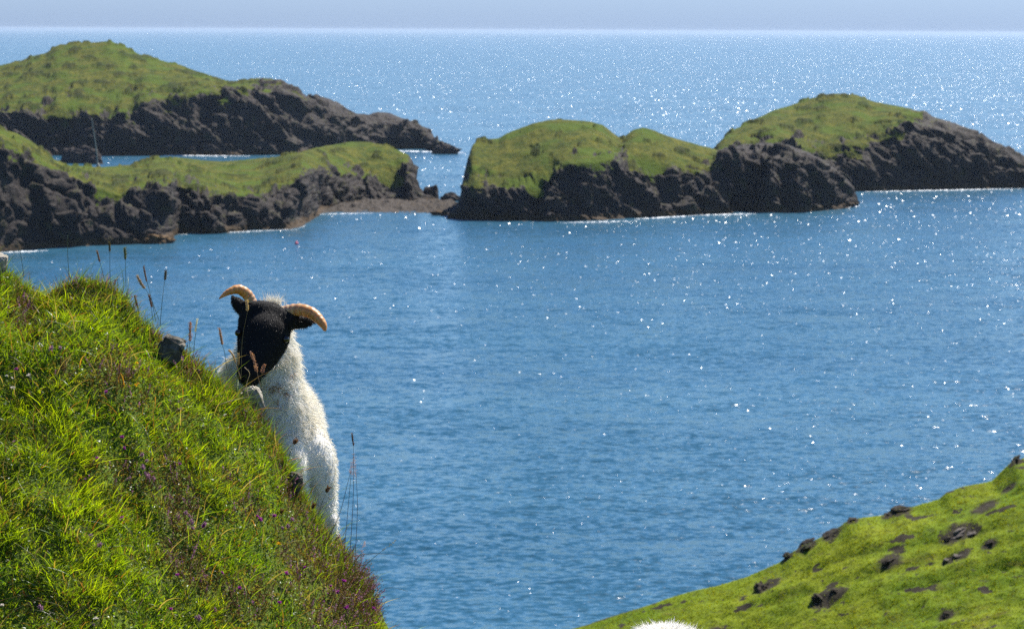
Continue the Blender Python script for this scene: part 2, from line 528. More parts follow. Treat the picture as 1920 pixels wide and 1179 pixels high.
# ------------------------------------------------------------------ islands
def island(name, x0, x1, nx, water, edge, crest, dc, dk, back, seed, rock_amp=1.6, nr=150, dip=(0, 0), grass_lim=None, notch=1.0, steep=0.4, knobs=0.14):
    px = np.linspace(x0, x1, nx)
    def tabs(pts, width):
        k = max(1, int(width * nx / (x1 - x0)))
        v = tab(px, pts)
        v = np.pad(v, k, mode='edge')
        ker = np.hanning(2 * k + 3)[1:-1]; ker /= ker.sum()
        return np.convolve(v, ker, 'valid')
    pw, pe, pk = tabs(water, 8), tabs(edge, 8), tabs(crest, 4)
    yf = sea_depth(px, pw)
    dcv, dkv, bkv = tabs(dc, 20) * steep, tabs(dk, 25), tabs(back, 25)
    W = at(px, pw, yf)
    E = at(px, pe, yf + dcv)
    K = at(px, pk, yf + dkv)
    E[:, 2] = np.maximum(E[:, 2], 0.05); K[:, 2] = np.maximum(K[:, 2], 0.1)
    F = W.copy(); F[:, 1] -= 3; F[:, 2] = -2.5
    A = W * 0.7 + E * 0.3; A[:, 2] = W[:, 2] * 0.5 + E[:, 2] * 0.5
    B1 = K.copy(); B1[:, 1] += bkv * 0.45; B1[:, 2] = K[:, 2] * 0.8
    B2 = K.copy(); B2[:, 1] += bkv; B2[:, 2] = -3
    ctl = np.stack([F, W, A, E, E * 0.5 + K * 0.5 + np.array([0, 0, 1.0]) * (np.clip(K[:, 2] - E[:, 2], 0, 9) * 0.10)[:, None], K, B1, B2], 1)
    tt = np.array([0, .07, .28, .46, .62, .80, .9, 1.0])
    t = np.linspace(0, 1, nr)
    P = np.zeros((nx, nr, 3))
    for k in range(3):
        for i in range(nx):
            P[i, :, k] = np.interp(t, tt, ctl[i, :, k])
    T = np.broadcast_to(t, (nx, nr))
    # soften the section
    for _ in range(3):
        P[:, 1:-1] = 0.25 * P[:, :-2] + 0.5 * P[:, 1:-1] + 0.25 * P[:, 2:]
    du = np.gradient(P, axis=0); dv = np.gradient(P, axis=1)
    N = np.cross(du, dv); N /= np.linalg.norm(N, axis=-1)[..., None] + 1e-9
    Q = P.copy()
    Q[..., 0] += dip[0] * P[..., 2]; Q[..., 1] *= 0.8
    Q[..., 2] *= 1.15
    wrp = np.stack([fbm(Q, 0.10, 3, off=seed + 5.5 * k) for k in range(3)], -1) * 3.0
    Qw = Q + wrp
    # grass cover: above the edge line, broken by noise
    g = sstep(-0.05, 0.05, T - 0.46 + 0.13 * fbm(Q, 0.12, 5, 0.6, off=seed))
    if grass_lim is not None:
        gx = tab(px, grass_lim)[:, None]
        g = g * sstep(-0.18, 0.18, gx - 0.5 + 0.45 * fbm(Q, 0.13, 4, off=seed + 3))
    rockf = 1 - g
    Qd = Q + wrp * 0.35 + np.stack([Q[..., 2] * 0.5, Q[..., 2] * 0, Q[..., 0] * -0.35], -1)
    l1, j1 = blocks(Qd * np.array([1, 0.8, 0.55]), 0.13, seed)
    l2, j2 = blocks(Qd * np.array([1, 0.8, 0.75]), 0.36, seed + 5)
    l3, j3 = blocks(Qd, 0.95, seed + 8)
    big = fbm(Qw, 0.05, 3, 0.5, off=seed) * 0.8 + l1 * 1.3 * j1 - 0.35 * (1 - j1)
    mid = l2 * 0.60 * j2 - 0.18 * (1 - j2) + 0.18 * l3 * j3
    amp = rock_amp * (0.15 + 0.85 * sstep(0.02, 0.14, T)) * (1 - 0.75 * sstep(0.55, 0.75, T))
    d = amp * (rockf * (big + mid)) + g * (0.40 * fbm(Q, 0.10, 4, off=seed + 1) + 0.16 * fbm(Q, 0.5, 3, off=seed + 8)) * (1 - 0.5 * sstep(0.7, 0.8, T))
    # clefts running up the cliff
    cleft = np.clip(pnoise(np.stack([P[..., 0] * 0.10 + 0.25 * wrp[..., 0] * 0.3, P[..., 1] * 0.03, P[..., 2] * 0.02 + seed], -1)) - 0.12, 0, 1)
    d -= notch * 7.0 * cleft * sstep(0.05, 0.15, T) * (1 - sstep(0.44, 0.56, T))
    P = P + N * d[..., None]
    du = np.gradient(P, axis=0); dv = np.gradient(P, axis=1)
    N2 = np.cross(du, dv); N2 /= np.linalg.norm(N2, axis=-1)[..., None] + 1e-9
    g2 = g * sstep(0.30, 0.55, N2[..., 2]) 
    # ledges that carry turf below the edge
    g2 = np.maximum(g2, 0.6 * sstep(0.72, 0.9, N2[..., 2]) * sstep(0.30, 0.5, T) * sstep(3.5, 7.0, P[..., 2]) * (1 if grass_lim is None else np.clip(tab(px, grass_lim)[:, None] + 0.35, 0, 1)))
    # bare knobs standing out of the turf
    knob = sstep(0.54 - knobs, 0.72 - knobs, fbm(Q * np.array([1, 1, 2.2]), 0.11, 5, 0.55, off=seed + 21))
    P = P + (np.array([0, 0, 1.0]) * (0.9 * knob * g * (T < 0.86))[..., None])
    g2 = g2 * (1 - 0.10 * knob)
    o = mesh_obj(name, P.reshape(-1, 3), grid_faces(nx, nr), M_ISLAND, attrs={'grass': g2.ravel(), 'heath': (knob * g + 0 * g2).ravel()})
    tag(o, kind='structure')
    return P

# far island on the left
P_A = island('island', -900, 858, 820,
    water=[(-900, 300), (-240, 290), (120, 292), (400, 292), (550, 290), (700, 281), (800, 279), (858, 290)],
    edge=[(-900, 296), (-600, 250), (-240, 200), (0, 204), (60, 206), (130, 212), (200, 212), (250, 208), (268, 192), (320, 184), (370, 172), (430, 168), (460, 162), (520, 165), (575, 190), (640, 210), (690, 226), (760, 236), (803, 262), (830, 276), (858, 289)],
    crest=[(-900, 292), (-600, 215), (-240, 160), (-80, 135), (0, 122), (40, 112), (60, 103), (85, 98), (105, 84), (130, 80), (160, 78), (205, 76), (235, 85), (260, 100), (300, 112), (340, 122), (370, 135), (400, 143), (430, 152), (450, 153), (480, 147), (520, 150), (545, 163), (573, 186), (580, 181), (592, 178), (610, 182), (640, 197), (665, 213), (690, 215), (710, 209), (735, 211), (760, 222), (795, 238), (803, 255), (806, 274), (815, 268), (830, 267), (845, 280), (858, 288)],
    dc=[(-900, 4), (-240, 22), (250, 22), (300, 40), (450, 50), (560, 40), (700, 22), (800, 12), (858, 2)],
    dk=[(-900, 10), (-600, 80), (-240, 130), (200, 130), (400, 100), (560, 60), (700, 34), (800, 20), (858, 4)],
    back=[(-900, 8), (-600, 60), (-240, 90), (560, 50), (858, 6)], seed=11.0, rock_amp=3.0, knobs=0.24, dip=(0.5, 0),
    grass_lim=[(-240, 1), (380, 1), (450, 0.72), (480, 0.42), (560, 0.30), (640, 0.05), (858, 0)])

# headland in front of it, ending in a pebble beach
P_B = island('headland', -1000, 850, 980,
    water=[(-1000, 510), (-260, 482), (0, 473), (60, 468), (130, 463), (200, 460), (300, 456), (322, 453), (330, 438), (400, 439), (470, 432), (545, 430), (565, 426), (590, 410), (620, 393), (680, 384), (800, 384), (850, 392)],
    edge=[(-1000, 503), (-700, 360), (-260, 250), (0, 268), (40, 285), (70, 308), (120, 326), (180, 350), (225, 362), (260, 350), (330, 342), (400, 358), (450, 366), (500, 362), (520, 352), (560, 335), (600, 318), (640, 325), (700, 332), (740, 340), (760, 320), (775, 330), (785, 358), (800, 374), (850, 388)],
    crest=[(-1000, 498), (-700, 290), (-260, 200), (-60, 228), (0, 240), (30, 248), (55, 260), (80, 280), (100, 298), (130, 309), (185, 313), (250, 308), (290, 296), (330, 294), (380, 300), (430, 302), (470, 298), (520, 293), (560, 285), (600, 275), (650, 266), (680, 264), (720, 270), (750, 282), (770, 292), (776, 318), (779, 345), (790, 354), (800, 370), (850, 386)],
    dc=[(-1000, 3), (-260, 24), (60, 22), (200, 24), (330, 14), (480, 18), (520, 34), (600, 26), (760, 26), (800, 14), (850, 10)],
    dk=[(-1000, 8), (-700, 50), (-260, 60), (60, 50), (200, 120), (330, 130), (480, 120), (600, 70), (760, 40), (800, 22), (850, 14)],
    back=[(-1000, 6), (-260, 40), (600, 30), (850, 12)], seed=31.0, rock_amp=2.1, knobs=0.12, notch=0.8,
    grass_lim=[(-260, 0.8), (0, 0.75), (60, 0.7), (130, 0.9), (400, 1.0), (700, 1.0), (760, 0.7), (779, 0.1), (850, 0)])

# pebble beach between the low cliff and the middle island
def beach():
    px = np.linspace(556, 862, 300); t = np.linspace(0, 1, 90)
    pw = tab(px, [(556, 412), (575, 402), (620, 399), (700, 399), (800, 401), (845, 405), (862, 404)])
    pb_ = tab(px, [(556, 400), (600, 380), (680, 376), (800, 378), (862, 386)])
    y0 = sea_depth(px, pw); y1 = sea_depth(px, pb_ + 0)
    Y = y0[:, None] - 4 + (y1 - y0 + 10)[:, None] * t
    X = ((px - 960) / FPX)[:, None] * Y
    hmx = tab(px, [(556, 2.2), (640, 2.0), (760, 1.3), (820, 0.8), (862, 0.3)])[:, None]
    Z = -0.5 + hmx * sstep(0.0, 0.75, t) + 0.5 * sstep(0, 0.12, t)
    P = np.stack([X, Y, Z], -1)
    l, j = blocks(P, 0.9, 4.0)
    l2, j2 = blocks(P, 0.35, 9.0)
    P[..., 2] += (0.7 * l * j + 1.3 * l2 * j2 + 0.25 * fbm(P, 0.15, 3)) * sstep(0.05, 0.2, t)
    tag(mesh_obj('beach', P.reshape(-1, 3), grid_faces(300, 90), M_BEACH), kind='structure')
M_BEACH = mat_rock('beach_rubble', (0.022, 0.018, 0.015), (0.095, 0.080, 0.066), 1.2, 0.3, (0.05, 0.034, 0.016))
beach()

# middle island
P_C = island('island', 838, 1608, 720,
    water=[(838, 411), (900, 414), (1000, 416), (1100, 414), (1200, 409), (1300, 403), (1400, 399), (1500, 399), (1590, 391), (1608, 386)],
    edge=[(838, 405), (852, 396), (866, 380), (874, 356), (890, 345), (905, 352), (960, 362), (1000, 352), (1020, 330), (1060, 310), (1100, 304), (1150, 300), (1200, 316), (1250, 312), (1300, 326), (1335, 318), (1350, 296), (1400, 290), (1450, 284), (1500, 296), (1540, 318), (1575, 345), (1608, 372)],
    crest=[(838, 400), (850, 392), (863, 372), (868, 345), (874, 310), (884, 275), (892, 264), (905, 261), (935, 259), (948, 249), (960, 244), (1000, 230), (1030, 223), (1070, 222), (1110, 227), (1130, 234), (1150, 250), (1166, 261), (1175, 252), (1187, 243), (1205, 238), (1225, 242), (1260, 257), (1300, 268), (1345, 279), (1380, 274), (1440, 268), (1480, 272), (1520, 288), (1545, 304), (1570, 322), (1595, 342), (1604, 360), (1608, 380)],
    dc=[(838, 3), (870, 10), (1000, 14), (1060, 20), (1300, 20), (1350, 26), (1500, 18), (1608, 5)],
    dk=[(838, 6), (866, 20), (900, 50), (1050, 66), (1200, 52), (1340, 46), (1500, 30), (1608, 10)],
    back=[(838, 8), (900, 40), (1340, 30), (1608, 10)], seed=53.0, rock_amp=2.5, dip=(0.4, 0), notch=1.6,
    grass_lim=[(838, 0.1), (868, 0.5), (885, 1), (1130, 1), (1165, 0.6), (1190, 1), (1300, 0.9), (1340, 0.5), (1360, 0.12), (1608, 0)])

# right island
P_D = island('island', 1325, 2150, 620,
    water=[(1325, 362), (1600, 359), (1700, 357), (1800, 355), (1920, 353), (2150, 350)],
    edge=[(1325, 300), (1350, 282), (1400, 274), (1450, 264), (1500, 276), (1560, 280), (1600, 272), (1640, 262), (1670, 244), (1700, 230), (1760, 240), (1840, 268), (1920, 306), (2150, 345)],
    crest=[(1325, 290), (1340, 276), (1355, 260), (1370, 246), (1410, 226), (1450, 206), (1500, 191), (1540, 178), (1570, 174), (1605, 176), (1640, 190), (1680, 197), (1720, 206), (1735, 212), (1750, 222), (1790, 232), (1840, 254), (1880, 277), (1920, 295), (2000, 325), (2150, 348)],
    dc=[(1325, 16), (1500, 26), (1700, 44), (1840, 26), (2150, 4)],
    dk=[(1325, 40), (1500, 90), (1700, 80), (1840, 44), (2150, 6)],
    back=[(1325, 30), (1600, 70), (2150, 6)], seed=71.0, rock_amp=2.6, dip=(0.9, 0), notch=0.7,
    grass_lim=[(1325, 1), (1600, 1), (1650, 0.75), (1700, 0.5), (1760, 0.28), (1850, 0.1), (2150, 0)])

# ------------------------------------------------------------------ rocks as things
M_SEAROCK = mat_rock('sea_rock', (0.012, 0.010, 0.010), (0.055, 0.045, 0.040), 0.9, 0.3, (0.08, 0.07, 0.06))
M_SHOREROCK = mat_rock('kelp_rock', (0.035, 0.024, 0.016), (0.14, 0.085, 0.035), 0.9, 0.3, (0.16, 0.12, 0.08))
M_CRAG = mat_rock('crag_rock', (0.012, 0.010, 0.007), (0.052, 0.040, 0.028), 4.0, 0.04, (0.05, 0.065, 0.015))
M_STONE = mat_rock('pale_stone', (0.16, 0.14, 0.11), (0.46, 0.42, 0.35), 45.0, 0.012, (0.30, 0.26, 0.17))
M_CRAGPALE = mat_rock('pale_crag', (0.06, 0.05, 0.04), (0.20, 0.17, 0.145), 5.0, 0.03, (0.10, 0.10, 0.05))
M_GREYSTONE = mat_rock('grey_stone', (0.030, 0.028, 0.022), (0.15, 0.14, 0.115), 40.0, 0.012, (0.28, 0.255, 0.20))

ico_cache = {}
def ico(sub):
    if sub not in ico_cache:
        import bmesh
        bm = bmesh.new()
        bmesh.ops.create_icosphere(bm, subdivisions=sub, radius=1.0)
        V = np.array([v.co for v in bm.verts]); F = np.array([[v.index for v in f.verts] for f in bm.faces])
        bm.free()
        ico_cache[sub] = (V, F)
    return ico_cache[sub]

def rock(name, c, size, mat, label, seed, cat='rock', group=None, rot=0.0, tilt=0.0, sharp=0.35, sub=5, power=0.65):
    V, F = ico(sub)
    V = V.copy()
    Vb = np.sign(V) * np.abs(V) ** power          # blockier than a ball
    Vb /= np.abs(Vb).max(0)
    n = fbm(V, 1.1, 4, 0.55, off=seed)[:, None] * sharp + billow(V, 1.7, 4, 0.5, off=seed + 4)[:, None] * sharp * 0.28
    bl, bj = blocks(V + 0.3 * n, 1.6, seed + 2)
    n = n + (0.5 * bl * bj)[:, None] * min(1, sharp * 1.6)
    P = Vb * (1 + n) * np.array(size) * 0.5
    ct, st = math.cos(tilt), math.sin(tilt)
    x = P[:, 0] * ct + P[:, 2] * st; z = -P[:, 0] * st + P[:, 2] * ct
    P[:, 0], P[:, 2] = x, z
    cr, sr = math.cos(rot), math.sin(rot)
    x = P[:, 0] * cr - P[:, 1] * sr; y = P[:, 0] * sr + P[:, 1] * cr
    P[:, 0], P[:, 1] = x, y
    o = mesh_obj(name, P, F, mat, smooth=False if sub < 4 else True)
    o.location = c
    return tag(o, label, cat, group)

def sea_rock(px, py, wpx, hpx, dpt, label, seed, tilt=0.0, mat=None, power=0.8, sharp=0.4):
    Y = float(sea_depth(px, py))
    s = Y / FPX
    c = at(px, py, Y + dpt * 0.4)
    rock('rock', (c[0], c[1], hpx * s * 0.30), (wpx * s, dpt, hpx * s * 1.5), mat or M_SEAROCK, label, seed, tilt=tilt, power=power, sharp=sharp)
sea_rock(152, 306, 62, 26, 7, 'dark low rock in the channel below the far left island', 1.0)
sea_rock(180, 308, 22, 14, 4, 'small dark rock at the end of the low rock in the channel', 2.0)
sea_rock(845, 377, 34, 15, 4, 'dark pyramid shaped rock in the gap beside the middle island', 3.0, power=1.3, sharp=0.2)
sea_rock(808, 378, 26, 26, 4.5, 'dark upright block at the tip of the pebble beach', 4.0, power=0.6, sharp=0.25)
sea_rock(545, 416, 46, 34, 7, 'rounded black boulder at the water end of the low cliff', 5.0)
sea_rock(292, 457, 58, 15, 6, 'brown kelp covered rock reaching out from the near headland', 6.0, mat=M_SHOREROCK)
sea_rock(830, 404, 40, 7, 4, 'flat brown skerry at the end of the pebble beach', 7.0, mat=M_SHOREROCK)
sea_rock(835, 289, 44, 14, 6, 'low dark skerry off the tip of the far left island', 8.0)

# leaning pole on the saddle of the headland
pb = at(184, 318, 800.0)
root = empty('pole', tuple(pb), 'thin tall leaning pole standing on the grassy headland by the channel', 'pole')
pt = at(172, 222, 800.0)
M_POLE = mat_plain('weathered_pole', (0.20, 0.22, 0.18), 0.6)
v, f = tube(spline([pb - [0, 0, 1.5], pb * .6 + pt * .4 + [0.15, 0, 0], pt], 14), np.linspace(0.26, 0.10, 14), 8)
to_local(mesh_obj('mast', v, f, M_POLE), root)
v, f = tube([pb + [0, 0, -1.2], pb + [0, 0, 0.2], pb + [-0.05, 0, 1.6]], [0.75, 0.7, 0.4], 8)
to_local(mesh_obj('base', v, f, M_POLE), root)

# pink buoy in the bay
M_BUOY = mat_plain('pink_buoy', (0.85, 0.10, 0.16), 0.35, 0.5, 0.1)
by = float(sea_depth(556, 458))
bc = at(556, 458, by)
root = empty('buoy', (bc[0], bc[1], 0.0), 'small round pink mooring buoy floating in the bay', 'buoy')
V, F = ico(3)
to_local(mesh_obj('float', V * [0.40, 0.40, 0.42] + [bc[0], bc[1], 0.22], F, M_BUOY), root)
v, f = tube([(bc[0], bc[1], 0.55), (bc[0] - 0.01, bc[1], 0.75), (bc[0], bc[1], 0.86)], [0.10, 0.07, 0.05], 8)
to_local(mesh_obj('ring', v, f, M_BUOY), root)

# surf where the swell meets the rocks; painted sun glints along the middle island
M_FOAM_GLINTS = mat_plain('surf_and_glints', (0.80, 0.84, 0.86), 0.7, 0.2, 0.05, 2.0)
def foam_glints(segs, seed):
    V, F, off = [], [], 0
    for (xa, ya, xb, yb, wd) in segs:
        n = max(8, int(abs(xb - xa) * 1.2))
        px = np.linspace(xa, xb, n); py = np.linspace(ya, yb, n)
        c = at(px, py, sea_depth(px, py))
        q = pnoise(np.stack([px * 0.13, py * 0, px * 0 + seed], -1)); q2 = pnoise(np.stack([px * 0.5, py * 0, px * 0 + seed + 9], -1))
        hw = np.clip(wd * (0.5 + 1.3 * q + 0.7 * q2), 0.02, None) * np.sin(np.linspace(0.08, 3.06, n))
        m = 1.6 * q[::-1]
        for s_, zz in ((-1, 0.03), (1, 0.03)):
            V.append(np.stack([c[:, 0], c[:, 1] + m + s_ * hw, np.full(n, zz)], -1))
        V.append(np.stack([c[:, 0], c[:, 1] + m, 0.05 + 0.16 * np.clip(hw, 0, 1)], -1))
        i = np.arange(n - 1)
        F.append(np.stack([off + i, off + i + 1, off + 2 * n + i + 1, off + 2 * n + i], -1))
        F.append(np.stack([off + 2 * n + i, off + 2 * n + i + 1, off + n + i + 1, off + n + i], -1))
        off += 3 * n
    o = mesh_obj('surf', np.concatenate(V), np.concatenate(F), M_FOAM_GLINTS)
    tag(o, 'thin broken white surf and painted glints along the rocky shores', 'surf', kind='stuff')
foam_glints([(735, 283, 875, 287, 3.6), (200, 291, 470, 293, 1.6), (1016, 379, 1016, 379, 0.1), (820, 381, 850, 380, 1.6), (590, 402, 700, 400, 0.5), (1050, 418, 1190, 415, 0.7), (1190, 411, 1300, 405, 1.3),
      (1300, 404, 1420, 401, 1.0), (1590, 390, 1612, 386, 1.5), (1620, 360, 1920, 354, 1.1), (0, 474, 90, 470, 0.9), (330, 440, 560, 430, 0.4), (560, 428, 572, 424, 0.6)], 3.0)

# ------------------------------------------------------------------ the land this side of the bay
CY = 9.7                                    # depth of the crest of the near spur
sil = [(-120, 452), (-30, 478), (0, 488), (30, 512), (60, 535), (85, 545), (105, 528), (135, 516), (165, 512), (200, 520), (232, 550), (262, 592), (305, 622), (345, 648),
       (382, 682), (420, 712), (455, 738), (500, 786), (530, 842), (562, 905), (602, 975), (640, 1034), (672, 1078), (692, 1110), (703, 1150), (712, 1190)]
sp = np.array(sil, float)
cr = at(sp[:, 0], sp[:, 1], CY)
crx = np.concatenate([[-60, -20, -8, -4.0, -2.6], cr[:, 0], [-0.30, 0.0, 0.5, 1.5, 3, 8, 20, 60]])
crz = np.concatenate([[H + 3.0, H + 1.5, H + 0.1, H - 0.35, H - 0.58], cr[:, 2] - 0.035, [H - 2.20, H - 2.26, H - 2.30, H - 2.55, H - 3.0, H - 4.4, H - 7, H - 15]])

rsil = [(1060, 1179), (1180, 1141), (1290, 1106), (1340, 1096), (1400, 1077), (1462, 1050), (1478, 1035), (1512, 1016), (1545, 1000), (1566, 990), (1590, 972), (1608, 967), (1655, 962), (1690, 948), (1712, 946),
        (1760, 932), (1775, 918), (1800, 910), (1860, 897), (1878, 880), (1900, 858), (1920, 856)]
RY = 90.0
rp = np.array(rsil, float)
rc = at(rp[:, 0], rp[:, 1], RY)
rcx = np.concatenate([[-80, -20, -6], rc[:, 0], [20, 30, 60, 140]])
rcz = np.concatenate([[0, 22, 27.3], rc[:, 2] - 0.05, [rc[-1, 2] + 2.0, rc[-1, 2] + 6, rc[-1, 2] + 12, rc[-1, 2] + 20]])

def near_z(x, y, detail=True):
    zc = np.interp(x, crx, crz)
    # crest smoothed a little along x
    zc = 0.5 * zc + 0.25 * np.interp(x - 0.02, crx, crz) + 0.25 * np.interp(x + 0.02, crx, crz)
    d = CY - y
    zs = sum(np.interp(x + o_, crx, crz) for o_ in np.linspace(-0.22, 0.22, 11)) / 11
    f_ = 0.8 * sstep(0.05, 0.5, d)
    front = zc * (1 - f_) + zs * f_ - 0.66 * np.clip(d, 0, None) + 0.10 * sstep(0, 0.5, d) - 0.06 * np.clip(d - 0.6, 0, 3) ** 2 * 0
    cam_g = H - 1.65 - 0.12 * np.abs(x) * 0.3 - 0.02 * y
    k = sstep(7.9, 5.0, y)
    front = front * (1 - k) + np.minimum(np.maximum(front, cam_g), cam_g + 0.5) * k
    e = np.clip(y - CY, 0, None)
    fall = zc - 1.35 * e + 0.10 * sstep(0, .1, e)
    ledge = np.minimum(H - 1.80, zc - 0.05 * sstep(0, .3, e)) - 0.27 * np.clip(y - 9.9, 0, None) - 0.25 * np.clip(y - 11.3, 0, None)
    behind = np.maximum(fall, ledge)
    z = np.where(y < CY, front, behind)
    if detail:
        p = xy3(x, y)
        z = z + 0.05 * fbm(p, 2.4, 4, off=2) * sstep(0.0, 0.35, np.abs(y - CY)) + 0.022 * fbm(p, 8.0, 3, off=5) * (0.4 + 0.6 * sstep(0.0, 0.2, np.abs(y - CY)))
    return z

def far_z(x, y):
    return H - 2.9 - 0.37 * (y - 11.5) - 0.05 * np.clip(x, 0, 30) * sstep(12, 30, y)

def hill_z(x, y, detail=True):
    zc = np.interp(x, rcx, rcz)
    d = RY - y
    zs = sum(np.interp(x + o_, rcx, rcz) for o_ in np.linspace(-3, 3, 13)) / 13
    f_ = sstep(0.2, 2.2, np.abs(d))
    zc = zc * (1 - f_) + zs * f_
    z = np.where(d > 0, zc - 0.31 * d, zc + 0.85 * d)
    z = np.where(np.abs(d) < 1.5, np.minimum(z, zc - 0.14 * d * d), z)
    if detail:
        p = xy3(x, y)
        f = sstep(0.0, 2.5, np.abs(d))
        z = z + (0.22 * fbm(p, 0.22, 3, off=12) * f)
        # sheep terraces, slanting down the slope
        q = np.stack([(x * 0.38 + y * 0.25) * 0.35, y * 0.9 + x * 0.30, np.zeros_like(x)], -1)
        z = z + 0.14 * (np.abs(pnoise(q * 0.9 + 3.0)) - 0.25) * (0.25 + 0.75 * f)
        z = z + 0.05 * fbm(p, 1.5, 4, 0.55, off=14) * (0.4 + 0.6 * f)
    return z

def land_z(x, y, detail=True):
    a = near_z(x, y, detail)
    b = far_z(x, y)
    n = np.where(y > 11.5, np.maximum(b, a), a)
    n = np.where(y > 30, b, n)
    h = hill_z(x, y, detail)
    return np.where(y > 40, np.maximum(n, h), n)

def sheet(name, x0, x1, y0, y1, res, mat, fn, attrs=None):
    nx = int((x1 - x0) / res) + 1; ny = int((y1 - y0) / res) + 1
    X, Y = np.meshgrid(np.linspace(x0, x1, nx), np.linspace(y0, y1, ny), indexing='ij')
    Z = fn(X, Y)
    P = np.stack([X, Y, Z], -1).reshape(-1, 3)
    o = mesh_obj(name, P, grid_faces(nx, ny), mat, attrs={k: f(X, Y).ravel() for k, f in (attrs or {}).items()})
    return tag(o, kind='structure')

sheet('hillside', -4.5, 4.5, 5.0, 13.0, 0.03, M_TURF, lambda x, y: near_z(x, y))
def coarse(x, y):
    z = land_z(x, y, False)
    inn = (x > -4.2) & (x < 4.2) & (y > 5.3) & (y < 12.7)
    z = z - 0.08 - 0.12 * inn
    inh = (x > -3) & (x < 25) & (y > 72) & (y < 98)
    return np.where(inh, z - 0.30, z) 
sheet('ground', -90, 130, -40, 150, 0.75, M_TURF, coarse)

HROCKS = [  # px, py, width px, height px, depth m, tilt, label
    (1437, 1098, 44, 44, 1.0, 0.7, 'dark crag on the far green slope, the one lowest and nearest the sea'),
    (1545, 1120, 48, 34, 0.9, 0.3, 'dark rusty hollow-fronted boulder in the middle of the far green slope'),
    (1572, 1106, 26, 14, 0.5, 0.2, 'small grey rock just above the rusty boulder'),
    (1610, 996, 1, 1, 0.1, 0, None),
    (1795, 997, 52, 22, 0.9, -0.5, 'largest dark outcrop on the far green slope, beside a lighter one'),
    (1778, 1008, 26, 20, 0.7, -0.6, 'broken dark rock under the largest outcrop'),
    (1820, 995, 30, 17, 0.7, -0.4, 'lighter brown rock beside the largest outcrop'),
    (1846, 950, 46, 18, 0.8, -0.5, 'pinkish grey outcrop high on the far green slope'),
    (1688, 952, 38, 15, 0.7, -0.2, 'grey rock standing on the skyline of the far green slope'),
    (1664, 964, 18, 12, 0.5, -0.5, 'small dark rock just below the grey skyline rock'),
    (1560, 998, 34, 13, 0.8, -0.45, 'long dark rock on the lower skyline under the grassy brow'),
    (1512, 1018, 36, 14, 0.8, -0.6, 'slanting dark rock at the edge over the sea'),
    (1476, 1038, 16, 12, 0.5, -0.5, 'small dark knob lowest on the edge over the sea'),
    (1599, 972, 18, 11, 0.5, -0.3, 'dark knob below the step in the skyline'),
    (1905, 860, 20, 9, 0.6, -0.9, 'pointed dark rock at the highest corner of the far slope'),
    (1890, 914, 22, 9, 0.5, -0.6, 'thin slanting rock high near the skyline corner'),
    (1668, 1046, 44, 12, 0.7, -0.35, 'flat dark shelf of rock halfway up the far slope'),
    (1780, 1048, 24, 18, 0.6, 0.4, 'bluish grey stone with a pale slab above it'),
    (1802, 1038, 28, 7, 0.5, -0.1, 'pale flat slab on the far green slope'),
    (1775, 1150, 26, 22, 0.7, -0.3, 'dark hump of rock near the foot of the far slope'),
    (1853, 1016, 24, 9, 0.5, -0.6, 'brown sliver of rock right of the largest outcrop'),
]
def hill_point(px, py):
    """where the line of sight through a place in the view meets the far slope"""
    ys = np.linspace(70, 91.5, 900)
    p = at(px, py, ys)
    h = hill_z(p[:, 0], p[:, 1])
    k = np.argmax(p[:, 2] < h)
    if not (p[:, 2] < h).any(): k = np.argmin(p[:, 2] - h)
    return p[k]
rocks_xy = []
for i, (px, py, wpx, hpx, dp, tl, lb) in enumerate(HROCKS):
    if lb is None: continue
    c = hill_point(px, py)
    s = c[1] / FPX
    rocks_xy.append((c[0], c[1], wpx * s))
    rock('outcrop' if 'outcrop' in lb else 'rock', (c[0], c[1] + dp * 0.25, c[2] - hpx * s * 0.30), (wpx * s * 0.84, dp, hpx * s * 0.58), M_CRAG if 'pale' not in lb and 'lighter' not in lb and 'pinkish' not in lb else M_CRAGPALE,
         lb, 40.0 + i * 1.7, tilt=tl, sharp=0.42, sub=5, power=0.9)
def soil(x, y):
    s = sstep(0.46, 0.66, fbm(xy3(x * 0.7 + y * 0.2, y * 1.3 + x * 0.3), 1.3, 4, 0.55, off=33)) * 0.8
    s = np.maximum(s, 0.75 * sstep(0.52, 0.70, fbm(xy3(x + y * 0.3, y * 1.6 + x * 0.5), 3.2, 3, 0.5, off=35)))
    for a, b_, r in rocks_xy:
        s = np.maximum(s, 0.8 * np.exp(-(((x - a) / (r * 0.75 + .1)) ** 2 + ((y - b_ + 0.1) / (r * 0.8 + .1)) ** 2)))
    return np.maximum(s, sstep(0.35, 0, np.abs(y - RY)) * sstep(8, 3, x) * 0.6)
sheet('hill', -4, 26, 71, 99, 0.065, M_HILL, hill_z, {'soil': soil})

